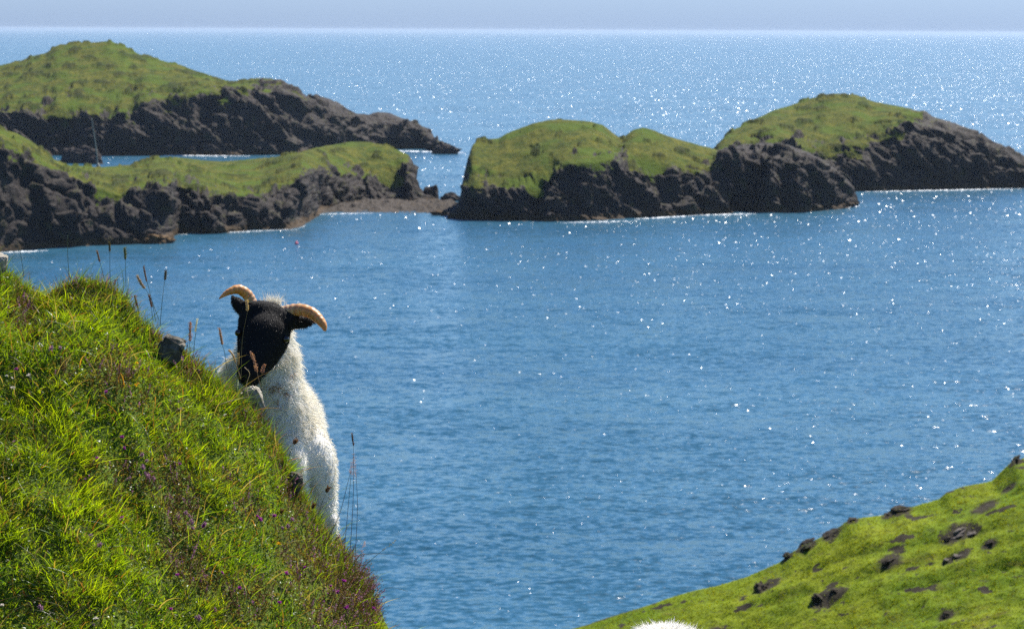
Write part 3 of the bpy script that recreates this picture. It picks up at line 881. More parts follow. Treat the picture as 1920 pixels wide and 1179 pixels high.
def hill_grass():
    n = 150000
    x = rng.uniform(0.2, 19, n); y = rng.uniform(75, 91.2, n)
    keep = rng.random(n) > soil(x, y) * 1.25
    x, y = x[keep], y[keep]; n = len(x)
    z = hill_z(x, y)
    p = xy3(x, y)
    tone = fbm(p, 0.5, 4, off=61); tone2 = fbm(p, 2.6, 3, off=63)
    tf = np.clip(0.5 + 0.7 * tone + 0.15 * rng.normal(size=n), 0, 1)[:, None]
    c = (1 - tf) * np.array([0.115, 0.190, 0.003]) + tf * np.array([0.225, 0.255, 0.006])
    br = np.clip(0.9 * tone2 - 0.15 + 0.15 * rng.normal(size=n), 0, 0.7)[:, None]
    c = c * (1 - br) + np.array([0.10, 0.08, 0.02]) * br
    c *= rng.uniform(0.75, 1.2, n)[:, None]
    d = np.stack([rng.normal(-0.15, 0.35, n), rng.normal(-0.1, 0.35, n), np.ones(n)], -1)
    d /= np.linalg.norm(d, axis=1)[:, None]
    L = rng.uniform(0.03, 0.07, n) * (1 + 0.5 * np.clip(tone2, -0.6, 1))
    b_ = np.stack([rng.normal(-0.2, 0.2, n), rng.normal(-0.1, 0.2, n), rng.uniform(-0.4, -0.1, n)], -1)
    V, F, C = strips(np.stack([x, y, z - 0.01], -1), d, L, rng.uniform(0.015, 0.035, n), b_, c, segs=1 + 1)
    o = mesh_obj('hill_grass', V, F, M_HGRASS, attrs={'col': C}, smooth=False)
    tag(o, 'short bright green turf over the far slope above the sea', 'grass', kind='stuff')
hill_grass()
# ------------------------------------------------------------------ near slope: grass, heather, herbs
def near_point(px, py, y0=8.0, y1=9.9):
    ys = np.linspace(y0, y1, 500)
    p = at(px, py, ys)
    m = p[:, 2] < near_z(p[:, 0], p[:, 1])
    k = np.argmax(m) if m.any() else np.argmin(p[:, 2] - near_z(p[:, 0], p[:, 1]))
    return p[k]

def to_px(P):
    q = (P - np.array([0, 0, H])) @ R3
    return 960 + FPX * q[:, 0] / -q[:, 2], 589.5 - FPX * q[:, 1] / -q[:, 2]

HEATH = [(265, 850, 60, 40), (300, 900, 55, 50), (350, 960, 45, 40), (330, 1050, 35, 50), (230, 900, 60, 40), (680, 1120, 50, 80), (640, 1090, 45, 60), (400, 1110, 70, 50), (500, 1100, 90, 50),
         (560, 960, 45, 50), (480, 960, 40, 40), (520, 800, 30, 50), (470, 790, 40, 30), (300, 640, 40, 25), (270, 590, 40, 25), (200, 720, 60, 40), (40, 590, 35, 40), (350, 700, 45, 30),
         (270, 760, 60, 40), (560, 1050, 60, 60), (120, 700, 30, 25), (450, 1150, 80, 40), (620, 1160, 70, 40), (330, 800, 50, 40), (420, 900, 40, 30), (190, 560, 60, 30)]
def heathness(P):
    px, py = to_px(P)
    h = np.zeros(len(P))
    for a, b_, ra, rb in HEATH:
        h = np.maximum(h, np.exp(-((px - a) / ra) ** 2 - ((py - b_) / rb) ** 2))
    n = fbm(P, 5.0, 4, 0.6, off=81)
    return np.clip(h * 0.95 + 0.60 * n, 0, 1)

STONES = [(320, 642, 34, 24), (2, 490, 24, 28), (476, 742, 16, 20)]
def clear_stones(P, f=0.5):
    px, py = to_px(P)
    k = np.ones(len(P), bool)
    for a, b_, ww, hh in STONES:
        k &= ~(((px - a) / (ww * f)) ** 2 + ((py - b_) / (hh * f)) ** 2 < 1)
    # nothing tall right before them
        k &= ~((np.abs(px - a) < ww * 0.4) & (py > b_) & (py < b_ + hh * 1.0))
    return k

def near_scatter(n, x0=-2.4, x1=0.35, y0=7.9, y1=10.0):
    x = rng.uniform(x0, x1, n); y = rng.uniform(y0, y1, n)
    z = near_z(x, y)
    P = np.stack([x, y, z], -1)
    px, py = to_px(P)
    m = (px > -160) & (px < 1000) & (py < 1300)
    return P[m]

def near_grass():
    parts = []
    # main sward
    P = near_scatter(420000)
    hn = heathness(P)
    dens = np.clip(1.0 - 0.92 * sstep(0.35, 0.75, hn), 0.1, 1) * np.clip(0.75 + 0.9 * fbm(P, 9.0, 3, off=90), 0.15, 1)
    k = (rng.random(len(P)) < dens) & clear_stones(P)
    P = P[k]; hn = hn[k]; n = len(P)
    t1 = fbm(P, 3.0, 4, off=91); t2 = fbm(P, 14.0, 3, off=92)
    lx = np.stack([fbm(P, 7.0, 3, off=93), fbm(P, 7.0, 3, off=94)], -1)
    d = np.stack([0.7 * lx[:, 0] + rng.normal(0.03, 0.42, n), 0.6 * lx[:, 1] + rng.normal(-0.10, 0.42, n), np.ones(n)], -1)
    d /= np.linalg.norm(d, axis=1)[:, None]
    L = rng.gamma(4, 1 / 4, n) * 0.035 * (1 + 0.55 * t1 + 0.35 * t2) * (1 - 0.35 * hn)
    L = np.clip(L, 0.012, 0.15)
    bend = np.stack([rng.normal(0.10, 0.30, n), rng.normal(-0.05, 0.3, n), -rng.uniform(0.0, 0.45, n)], -1)
    mixf = np.clip(0.5 + 0.6 * t1 + 0.2 * t2 + 0.2 * rng.normal(size=n), 0, 1)[:, None]
    c = (1 - mixf) * np.array([0.090, 0.200, 0.004]) + mixf * np.array([0.310, 0.420, 0.008])
    dry = (rng.random(n) < 0.04 + 0.34 * hn)
    c[dry] = np.array([0.26, 0.17, 0.06]) * rng.uniform(0.5, 1.3, (dry.sum(), 1))
    c = c * (1 - 0.45 * hn[:, None])
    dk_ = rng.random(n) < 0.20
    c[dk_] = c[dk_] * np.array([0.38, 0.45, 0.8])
    red = rng.random(n) < 0.02 + 0.05 * hn
    c[red] = np.array([0.22, 0.085, 0.03])
    c *= rng.uniform(0.5, 1.35, n)[:, None]
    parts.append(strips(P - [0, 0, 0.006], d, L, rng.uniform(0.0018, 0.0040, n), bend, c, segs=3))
    # broad small leaves low down
    P = near_scatter(150000)
    P = P[clear_stones(P)]; n = len(P)
    hn = heathness(P)
    d = rng.normal(size=(n, 3)); d[:, 2] = np.abs(d[:, 2]) * 0.6 + 0.25
    d /= np.linalg.norm(d, axis=1)[:, None]
    m = np.clip(rng.random(n) * 0.8 + 0.5 * hn, 0, 1)[:, None]
    c = (1 - m) * np.array([0.13, 0.24, 0.010]) + m * np.array([0.13, 0.10, 0.03])
    parts.append(strips(P + rng.uniform(0, 0.02, n)[:, None] * np.array([0, 0, 1]), d, rng.uniform(0.006, 0.016, n), rng.uniform(0.003, 0.007, n), np.zeros((n, 3)) + [0, 0, -0.2], c * rng.uniform(0.6, 1.3, n)[:, None], segs=2))
    # long arching blades
    P = near_scatter(4500)
    P = P[clear_stones(P, 0.7)]; n = len(P)
    d = np.stack([rng.normal(0.0, 0.45, n), rng.normal(-0.1, 0.35, n), np.ones(n)], -1); d /= np.linalg.norm(d, axis=1)[:, None]
    L = rng.uniform(0.07, 0.15, n)
    bend = np.stack([rng.normal(0.1, 0.45, n), rng.normal(0, 0.4, n), -rng.uniform(0.1, 0.6, n)], -1)
    pick = rng.random(n)
    c = np.where(pick[:, None] < 0.6, np.array([0.16, 0.25, 0.015]), np.where(pick[:, None] < 0.85, np.array([0.24, 0.20, 0.09]), np.array([0.22, 0.12, 0.03])))
    V5 = strips(P, d, L, rng.uniform(0.0022, 0.0042, n), bend, c * rng.uniform(0.7, 1.2, n)[:, None], segs=5)
    parts.append(V5)
    # a fringe of finer, longer blades along the brow
    xs = rng.uniform(-2.2, -0.42, 9000); ys = CY + rng.normal(0, 0.06, 9000)
    P = np.stack([xs, ys, near_z(xs, ys)], -1)
    P = P[clear_stones(P)]; n = len(P)
    d = np.stack([rng.normal(0.12, 0.35, n), rng.normal(0, 0.25, n), np.ones(n)], -1); d /= np.linalg.norm(d, axis=1)[:, None]
    c = np.where(rng.random((n, 1)) < 0.8, np.array([0.10, 0.17, 0.015]), np.array([0.22, 0.13, 0.07]))
    tall = 1 + 1.0 * (rng.random(n) < 0.06)
    parts.append(strips(P, d, rng.gamma(5, 0.2, n) * 0.042 * tall, rng.uniform(0.0014, 0.0028, n), np.stack([rng.normal(0.15, 0.3, n), rng.normal(0, .2, n), -rng.uniform(0, 0.3, n)], -1), c * rng.uniform(.6, 1.2, n)[:, None], segs=3))
    V, F, C = merge([p for p in parts if p is not None])
    o = mesh_obj('grass', V, F, M_GRASS, attrs={'col': C}, smooth=False)
    tag(o, 'dense sunlit green grass and low herbs covering the near slope', 'grass', kind='stuff')
    # the rest of the land close by carries a coarser sward
    n = 230000
    x = rng.uniform(-4.4, 4.4, n); y = rng.uniform(5.2, 12.6, n)
    P = np.stack([x, y, near_z(x, y)], -1)
    px, py = to_px(P)
    inside = (px > -160) & (px < 1000) & (py < 1300) & (y < 10.0) & (y > 7.9)
    hid = (y > CY + 0.05)
    lo = py > 1215
    P = P[(~inside & (lo | (px < -160))) | (hid & lo)]; n = len(P)
    d = np.stack([rng.normal(0, .35, n), rng.normal(0, .35, n), np.ones(n)], -1); d /= np.linalg.norm(d, axis=1)[:, None]
    m = rng.random((n, 1))
    V, F, C = strips(P, d, rng.uniform(0.04, 0.10, n), rng.uniform(0.004, 0.008, n), np.stack([rng.normal(0, .3, n), rng.normal(0, .3, n), -rng.uniform(0, .4, n)], -1), (1 - m) * np.array([0.06, 0.13, 0.004]) + m * np.array([0.24, 0.30, 0.012]), segs=2)
    o = mesh_obj('grass', V, F, M_GRASS, attrs={'col': C}, smooth=False)
    tag(o, 'rough green grass on the ground below the near slope', 'grass', kind='stuff')
near_grass()

def heather():
    P = near_scatter(60000)
    hn = heathness(P)
    px, py = to_px(P)
    edge = np.exp(-((px - 672) / 45) ** 2 - ((py - 1120) / 75) ** 2)
    k = (rng.random(len(P)) < np.clip(sstep(0.38, 0.8, hn) * 0.45 + 0.9 * edge, 0, 1)) & clear_stones(P)
    P = P[k]; px = px[k]; py = py[k]; edge = edge[k]; n = len(P)
    d = np.stack([rng.normal(0.1, 0.4, n) + 0.5 * edge, rng.normal(-0.15, 0.3, n), np.ones(n)], -1); d /= np.linalg.norm(d, axis=1)[:, None]
    L = rng.uniform(0.03, 0.065, n) * (1 + 0.3 * edge)
    bend = rng.normal(0, 0.15, (n, 3))
    parts = [strips(P, d, L, np.full(n, 0.0015), bend, np.tile([0.09, 0.045, 0.025], (n, 1)), segs=3)]
    K = 26
    t = rng.uniform(0.15, 1.0, (n, K))
    B = P[:, None] + d[:, None] * (L[:, None] * t)[..., None] + bend[:, None] * (L[:, None] * t * t)[..., None]
    dd = rng.normal(size=(n, K, 3)) + d[:, None] * 0.8
    dd /= np.linalg.norm(dd, axis=-1)[..., None]
    bloom = (rng.random(n) < 0.16)[:, None] & (t > 0.5) & (rng.random((n, K)) < 0.7)
    base = np.where(rng.random((n, 1, 1)) < 0.5, np.array([0.12, 0.065, 0.040]), np.where(rng.random((n, 1, 1)) < 0.6, np.array([0.075, 0.085, 0.022]), np.array([0.30, 0.215, 0.16])))
    c = np.broadcast_to(base, (n, K, 3)).copy()
    c[bloom] = np.where(rng.random((bloom.sum(), 1)) < 0.5, np.array([0.26, 0.11, 0.26]), np.array([0.36, 0.20, 0.30]))
    c *= rng.uniform(0.6, 1.3, (n, K, 1))
    ln = np.where(bloom, 0.0055, 0.0045) * rng.uniform(0.7, 1.3, (n, K))
    parts.append(strips(B.reshape(-1, 3), dd.reshape(-1, 3), ln.ravel(), np.where(bloom, 0.0032, 0.0018).ravel(), np.zeros((n * K, 3)), c.reshape(-1, 3), segs=1 + 1))
    V, F, C = merge(parts)
    o = mesh_obj('heather', V, F, M_PETAL, attrs={'col': C}, smooth=False)
    tag(o, 'brown and faded purple heather growing through the near slope grass', 'heather', kind='stuff')
heather()

# stones lying in the near slope
def near_stone(px, py, wpx, hpx, dp, mat, label, seed, tilt=0.0, power=0.55, off=0.0):
    p = near_point(px, py + hpx * 0.3)
    s = p[1] / FPX
    c = at(px, py, p[1] + off)
    return rock('rock', tuple(c), (wpx * s, dp, hpx * s), mat, label, seed, tilt=tilt, power=power, sharp=0.22)
near_stone(321, 658, 42, 48, 0.09, M_GREYSTONE, 'angular grey boulder half sunk in the grassy brow', 103.0, 0.25, 0.5)
near_stone(-2, 494, 26, 34, 0.08, M_STONE, 'pale cream rock at the highest point of the near grass slope', 102.0, 0.2)
near_stone(475, 752, 34, 52, 0.05, M_STONE, 'white topped stone in the grass just under the chin of the black faced sheep', 105.0, -0.4, off=0.01)
near_stone(552, 906, 26, 40, 0.05, M_GREYSTONE, 'rough grey stone among heather beside the foreleg of the black faced sheep', 104.0, 0.3)

# ------------------------------------------------------------------ sheep
M_BODY = None
def mat_body():
    b = NB('sheep_skin')
    c = b.attr('col', 'Color')
    n = b.noise(b.geo(), 140.0, 4, 0.6)
    return b.done(b.princ(b.mix(0.35, c, b.mix(1.0, c, b.ramp(n, [(0.3, 0.5), (0.7, 1.4)]), 'MULTIPLY')), 0.85, 0.2, b.bump(n, 0.5, 0.004)))
M_BODY = mat_body()
M_FUR = NB('black_fur')
_c = M_FUR.attr('col', 'Color')
M_FUR = M_FUR.done(M_FUR.princ(_c, 0.55, 0.3))
def mat_horn():
    b = NB('horn')
    r = b.attr('ring')
    p = b.geo()
    n = b.noise(p, 45.0, 4, 0.5)
    col = b.mix(b.ramp(n, [(0.3, 0), (0.7, 1)]), (0.50, 0.235, 0.065), (0.64, 0.34, 0.115))
    col = b.mix(b.ramp(b.attr('along'), [(0.0, 0.8), (0.45, 0.0)]), col, (0.52, 0.40, 0.28))
    col = b.mix(b.ramp(r, [(0.12, 0.35), (0.35, 0.0)]), col, (0.30, 0.17, 0.07))
    sss = b.n('BsdfTranslucent'); b.l(b.mix(1.0, col, (1.25, 0.85, 0.5), 'MULTIPLY'), sss.inputs[0])
    m = b.n('MixShader'); m.inputs[0].default_value = 0.12
    x = b.princ(col, 0.42, 0.4, b.bump(n, 0.3, 0.002), **{'Subsurface Weight': 0.35, 'Subsurface Scale': 0.02})
    b.l(x, m.inputs[1]); b.l(sss.outputs[0], m.inputs[2])
    return b.done(m.outputs[0])
M_HORN = mat_horn()
M_EYE = mat_plain('eye', (0.02, 0.012, 0.006), 0.08, 0.6, 0.1)
M_HOOF = mat_plain('hoof', (0.035, 0.028, 0.022), 0.5, 0.4, 0.3, 80.0)

def sheep(label, cat, base, chains, horns, eyes, hooves, wool_n, wool_len=0.032, stains=(), tuft=None, seed=1, group=None):
    """chains: (kind, points (x, y, z, r), flatness) in world metres; kinds: wool, leg, head, ear"""
    r_ = np.random.default_rng(seed)
    root = empty('sheep', base, label, cat, group)
    V, F, off = [], [], 0
    samp = []
    for kind, pts, flat in chains:
        s = spline(pts, max(6, len(pts) * 5))
        s[:, 3] = np.clip(s[:, 3], 0.003, None)
        v, (q, t) = tube(s[:, :3], s[:, 3], 20, flat)
        # round the two ends
        V.append(v); F += [tuple(a + off) for a in q] + [tuple(a + off) for a in t]; off += len(v)
        iv, jf = ico(3)
        if flat is None:
            for e in (0, -1):
                V.append(iv * s[e, 3] * 0.98 + s[e, :3]); F += [tuple(a + off) for a in jf]; off += len(iv)
        samp.append((kind, s))
    me = bpy.data.meshes.new('body_raw')
    me.from_pydata(np.concatenate(V).tolist(), [], [tuple(int(i) for i in f) for f in F])
    tmp = bpy.data.objects.new('body_raw', me)
    S.collection.objects.link(tmp)
    m = tmp.modifiers.new('r', 'REMESH'); m.mode = 'VOXEL'; m.voxel_size = 0.0075; m.adaptivity = 0
    m = tmp.modifiers.new('s', 'SMOOTH'); m.factor = 0.6; m.iterations = 7
    dg = bpy.context.evaluated_depsgraph_get()
    me2 = bpy.data.meshes.new_from_object(tmp.evaluated_get(dg))
    bpy.data.objects.remove(tmp)
    n = len(me2.vertices)
    co = np.zeros(n * 3, np.float32); me2.vertices.foreach_get('co', co); co = co.reshape(-1, 3).astype(float)
    no = np.zeros(n * 3, np.float32); me2.vertices.foreach_get('normal', no); no = no.reshape(-1, 3).astype(float)
    best = np.full(n, 1e9); kd = np.zeros(n, int)
    names = ['wool', 'leg', 'head', 'ear', 'shank']
    for kind, s in samp:
        dd = (np.linalg.norm(co[:, None] - s[None, :, :3], axis=-1) - s[None, :, 3]).min(1)
        if kind == 'head': dd = dd - 0.010
        if kind == 'ear': dd = dd - 0.006
        u = dd < best
        best[u] = dd[u]; kd[u] = names.index(kind)
    col = np.tile([0.80, 0.77, 0.70], (n, 1))
    dark = np.isin(kd, (2, 3))
    col[dark] = [0.012, 0.011, 0.011]
    a = me2.attributes.new('col', 'FLOAT_COLOR', 'POINT')
    a.data.foreach_set('color', np.concatenate([col, np.ones((n, 1))], 1).astype(np.float32).ravel())
    me2.materials.clear(); me2.materials.append(M_BODY)
    me2.polygons.foreach_set('use_smooth', np.ones(len(me2.polygons), bool))
    me2.name = 'body'
    body = link(bpy.data.objects.new('body', me2)); to_local(body, root)
    # wool strands
    ok = np.where(~dark)[0]
    idx = r_.choice(ok, wool_n)
    B = co[idx] + r_.normal(0, 0.004, (wool_n, 3)); B -= no[idx] * 0.004
    N = no[idx]
    kk = kd[idx]
    cl = np.stack([fbm(B, 28.0, 2, off=200 + 3 * q + seed) for q in range(3)], -1)
    lock = np.floor(B * 45 + cl * 1.5)
    hsh = np.sin(lock @ np.array([12.9, 78.2, 37.7])) * 43758.5
    lockr = np.stack([np.modf(hsh * (q + 1.37))[0] for q in range(3)], -1)
    d = N * 0.9 + 0.55 * cl + 0.18 * lockr + np.array([0, 0, -0.55]) + r_.normal(0, 0.17, (wool_n, 3))
    d /= np.linalg.norm(d, axis=1)[:, None]
    L = wool_len * r_.uniform(0.55, 1.1, wool_n)
    L *= np.where(kk == 1, 0.50, 1.0) * np.where(kk == 4, 0.2, 1.0)
    stray = r_.random(wool_n) < 0.012
    L = np.where(stray & (kk == 0), L * 1.5, L)
    bend = 0.35 * cl + np.array([0, 0, -0.25]) + r_.normal(0, 0.14, (wool_n, 3))
    wc = np.array([0.90, 0.88, 0.83]) * r_.uniform(0.88, 1.06, (wool_n, 1))
    dirty = np.clip(fbm(B, 9.0, 3, off=230) * 0.8, 0, 0.5)[:, None]
    wc = wc * (1 - dirty) + np.array([0.70, 0.64, 0.50]) * dirty
    px, py = to_px(B)
    for (sx, sy, ra, rb) in stains:
        f = np.clip(1.4 * np.exp(-((px - sx) / ra) ** 2 - ((py - sy) / rb) ** 2) - 0.2 + 0.3 * cl[:, 0], 0, 0.85)[:, None]
        wc = wc * (1 - f) + np.array([0.34, 0.15, 0.05]) * f
    Vw, Fw, Cw = strips(B, d, L, r_.uniform(0.0016, 0.0030, wool_n), bend, wc, segs=3, rg=r_)
    to_local(mesh_obj('wool', Vw, Fw, M_WOOL, attrs={'col': np.clip(Cw, 0, .92)}, smooth=False), root)
    # short black hair on the head
    hd = np.where(dark)[0]
    if len(hd):
        m_ = 22000
        idx = r_.choice(hd, m_)
        d = no[idx] * 0.42 + r_.normal(0, 0.22, (m_, 3)) + np.array([0, 0, -0.6]); d /= np.linalg.norm(d, axis=1)[:, None]
        Vw, Fw, Cw = strips(co[idx], d, r_.uniform(0.003, 0.0065, m_), np.full(m_, 0.0014), np.zeros((m_, 3)) + [0, 0, -0.2], np.tile([0.010, 0.009, 0.009], (m_, 1)) * r_.uniform(0.5, 1.6, (m_, 1)), segs=2, rg=r_)
        to_local(mesh_obj('fur', Vw, Fw, M_FUR, attrs={'col': Cw}, smooth=False), root)
    for pts in horns:
        s = spline(pts, 60)
        t = np.linspace(0, 1, 60)
        ring = 0.5 + 0.5 * np.sin(t * 2 * math.pi * 11 + 0.8 * np.sin(t * 9))
        rr = s[:, 3] * 1.14 * (1 + 0.11 * (ring - 0.5) * (1 - t * 0.8))
        v, f = tube(s[:, :3], rr, 18, (0.85, 1.0))
        ns = 18
        at_r = np.concatenate([np.repeat(np.where(t < 0.75, ring, 1), ns), [1, 1]])
        at_a = np.concatenate([np.repeat(t, ns), [0, 1]])
        to_local(mesh_obj('horn', v, f, M_HORN, attrs={'ring': at_r, 'along': at_a}), root)
    iv, jf = ico(3)
    for (ex, ey, ez, er) in eyes:
        to_local(mesh_obj('eye', iv * er + [ex, ey, ez], jf, M_EYE), root)
    for (hx, hy, hz, hr, ang) in hooves:
        parts_v, parts_f, o_ = [], [], 0
        for sd in (-1, 1):   # cloven: two toes
            c = np.array([hx + sd * hr * 0.52 * math.cos(ang), hy + sd * hr * 0.52 * math.sin(ang), hz])
            fw = np.array([-math.sin(ang), math.cos(ang), 0]) * -1
            v, (q, t) = tube([c + [0, 0, 0.045], c + fw * 0.006 + [0, 0, 0.022], c + fw * 0.016 + [0, 0, 0.002]], [hr * 0.48, hr * 0.56, hr * 0.62], 12)
            parts_v.append(v); parts_f.append((q + o_, t + o_)); o_ += len(v)
        to_local(mesh_obj('hoof', np.concatenate(parts_v), [np.concatenate([p[0] for p in parts_f]), np.concatenate([p[1] for p in parts_f])], M_HOOF), root)
    if tuft is not None:
        tp, tn, tl, td = tuft
        B = np.array(tp) + r_.normal(0, 1, (tn, 3)) * np.array(td)
        d = r_.normal(0, 0.35, (tn, 3)) + [0.05, 0, 1]; d /= np.linalg.norm(d, axis=1)[:, None]
        Vw, Fw, Cw = strips(B, d, tl * r_.uniform(0.5, 1.1, tn), np.full(tn, 0.0016), r_.normal(0, .3, (tn, 3)) + [0, 0, -0.2], np.tile([0.80, 0.77, 0.68], (tn, 1)), segs=3, rg=r_)
        to_local(mesh_obj('poll_wool', Vw, Fw, M_WOOL, attrs={'col': Cw}, smooth=False), root)
    return root

def W(pts):
    """rows (px, py, depth, radius in px) -> world rows (x, y, z, r)"""
    a = np.array(pts, float)
    p = at(a[:, 0], a[:, 1], a[:, 2])
    return np.concatenate([p, (a[:, 3] * a[:, 2] / FPX)[:, None]], 1)

def foot(px, Y, dz=0.0):
    x = float(at(px, 900, Y)[0])
    return x, Y, float(near_z(np.array(x), np.array(Y)))

def leg(top, footp, r0=None):
    """upper joints given as W rows, then a fetlock and a foot on the ground"""
    x, y, z = footp
    a = W(top)
    end = np.array([[x, y + 0.005, z + 0.11, 0.021], [x, y, z + 0.04, 0.020]])
    return np.concatenate([a, end])

f1 = foot(622, 9.98); f2 = foot(577, 9.93); f3 = foot(462, 10.95); f4 = foot(545, 11.0)
chains = [
    ('wool', W([(528, 846, 10.10, 72), (518, 806, 10.28, 86), (502, 782, 10.6, 88), (492, 778, 10.85, 86), (486, 790, 11.05, 66)]), None),
    ('wool', W([(534, 832, 10.10, 70), (522, 775, 10.10, 60), (508, 720, 10.10, 56), (502, 672, 10.12, 58), (502, 632, 10.12, 44)]), None),
    ('leg', W([(570, 832, 10.10, 46), (592, 862, 10.06, 38), (605, 905, 10.03, 27)]), None),
    ('wool', W([(455, 690, 10.14, 28), (440, 720, 10.2, 32), (440, 760, 10.25, 45)]), None),
    ('leg', leg([(600, 880, 10.05, 32), (608, 925, 10.03, 24), (611, 962, 10.01, 20), (614, 990, 10.0, 16)], f1), None),
    ('leg', W([(538, 846, 10.03, 46), (550, 876, 9.98, 30), (559, 905, 9.965, 20)]), None),
    ('leg', leg([(548, 880, 9.98, 28), (560, 915, 9.965, 18), (570, 950, 9.96, 16), (573, 985, 9.94, 12)], f2), None),
    ('leg', leg([(462, 820, 10.95, 52), (458, 870, 10.92, 36), (456, 915, 11.0, 20), (458, 960, 11.02, 14)], f3), None),
    ('leg', leg([(520, 820, 11.0, 52), (526, 870, 10.98, 36), (538, 915, 11.05, 20), (543, 960, 11.06, 14)], f4), None),
    ('wool', W([(488, 740, 11.15, 22), (488, 790, 11.22, 16), (488, 840, 11.22, 12)]), None),
    ('head', W([(503, 606, 10.02, 40), (498, 628, 9.99, 46), (488, 656, 9.95, 40), (474, 684, 9.90, 30), (468, 702, 9.87, 24)]), None),
    ('head', W([(468, 581, 10.015, 18), (500, 588, 10.01, 24), (538, 602, 10.01, 20)]), None),
    ('head', W([(464, 598, 10.0, 17), (458, 632, 9.98, 14), (458, 668, 9.94, 12)]), None),
    ('ear', W([(466, 592, 10.02, 12), (453, 577, 10.03, 15), (442, 565, 10.04, 12), (434, 555, 10.05, 5)]), (1.0, 0.45)),
    ('ear', W([(542, 604, 10.02, 14), (560, 604, 10.03, 15), (578, 604, 10.04, 11), (593, 604, 10.05, 4)]), (1.0, 0.45)),
]
horn_l = W([(474, 574, 10.02, 11), (469, 561, 10.02, 11), (461, 550, 10.015, 10.5), (447, 542.5, 10.0, 9.5), (432, 546, 9.985, 7), (421, 552, 9.975, 4.5), (411, 560, 9.965, 1.2)])
horn_r = W([(528, 585, 10.02, 11), (547, 581.5, 10.02, 12), (566, 581, 10.01, 12), (585, 587.5, 9.995, 11.5), (597, 597.5, 9.98, 10), (606, 609, 9.965, 7.5), (609.5, 619, 9.955, 3.5)])
eyes = [tuple(W([(447, 624, 9.955, 7)])[0]), tuple(W([(535, 636, 9.945, 7)])[0])]
tf = W([(511, 571, 10.05, 1)])[0]
sheep('white woolly sheep with a black face and short curved horns looking over the grassy brow', 'sheep', f1, chains, [horn_l, horn_r], eyes,
      [(*f1, 0.030, 0.2), (*f2, 0.030, 0.0), (*f3, 0.030, 0.1), (*f4, 0.030, -0.1)], 110000, 0.030,
      stains=[(512, 728, 10, 5), (528, 735, 10, 5), (519, 748, 7, 6), (545, 700, 4, 4)], tuft=(tf[:3], 420, 0.042, (0.016, 0.008, 0.006)), seed=5, group='sheep on the hillside')

# the second one, grazing lower down with its back just in view
bx, byy = 0.513, 9.25
gz = lambda x, y: float(near_z(np.array(x), np.array(y)))
zt = float(at(1248, 1166, 9.45)[2]) - 0.002     # top of the back
def wr(rows): return np.array(rows, float)
hf = [(bx - 0.11, 9.0), (bx + 0.11, 9.02), (bx - 0.10, 9.62), (bx + 0.10, 9.60)]
ft = [(a, b_, gz(a, b_)) for a, b_ in hf]
cz = zt - 0.185
ch2 = [('wool', wr([(bx, 8.95, cz - 0.06, 0.14), (bx, 9.12, cz - 0.01, 0.175), (bx, 9.35, cz + 0.005, 0.18), (bx - .005, 9.55, cz - 0.02, 0.165), (bx - .02, 9.70, cz - 0.06, 0.12)]), None),
       ('wool', wr([(bx - .02, 9.66, cz - 0.02, 0.12), (bx - .03, 9.80, cz - 0.12, 0.095), (bx - .04, 9.88, cz - 0.24, 0.075)]), None),
       ('head', wr([(bx - .04, 9.90, cz - 0.28, 0.062), (bx - .045, 9.95, cz - 0.35, 0.060), (bx - .05, 10.00, cz - 0.43, 0.042), (bx - .05, 10.02, cz - 0.47, 0.034)]), None),
       ('ear', wr([(bx - .09, 9.90, cz - 0.29, 0.014), (bx - .13, 9.90, cz - 0.31, 0.022), (bx - .18, 9.90, cz - 0.34, 0.006)]), (1.0, 0.45)),
       ('ear', wr([(bx + .01, 9.90, cz - 0.29, 0.014), (bx + .05, 9.90, cz - 0.31, 0.022), (bx + .10, 9.90, cz - 0.34, 0.006)]), (1.0, 0.45)),
       ('wool', wr([(bx, 8.86, cz + 0.02, 0.03), (bx, 8.80, cz - 0.10, 0.024), (bx, 8.80, cz - 0.18, 0.016)]), None)]
for i, (a, b_, c_) in enumerate(ft):
    tz = cz - 0.09
    kx = 0.04 if i < 2 else -0.02
    ch2.append(('leg', wr([(a * 0.93 + bx * 0.07, b_ + 0.02, tz, 0.085), (a, b_ - kx, tz - 0.14, 0.055), (a, b_ + (-0.05 if i < 2 else 0.01), (tz + c_) / 2 - 0.05, 0.030), (a, b_, c_ + 0.10, 0.022), (a, b_, c_ + 0.04, 0.020)]), None))
def h2(sg):
    a = bx - .04 + sg * 0.03
    return wr([(a, 9.885, cz - 0.23, 0.020), (a + sg * 0.05, 9.87, cz - 0.20, 0.021), (a + sg * 0.09, 9.88, cz - 0.23, 0.017), (a + sg * 0.11, 9.91, cz - 0.28, 0.010), (a + sg * 0.115, 9.94, cz - 0.32, 0.003)])
sheep('white woolly sheep grazing below the slopes, only the curve of its back rising into view', 'sheep', (bx, byy, gz(bx, byy)), ch2, [h2(-1), h2(1)],
      [(bx - .10, 9.965, cz - 0.34, 0.012), (bx + .01, 9.965, cz - 0.34, 0.012)], [(*f, 0.030, math.pi) for f in ft], 70000, 0.034, seed=9, group='sheep on the hillside')

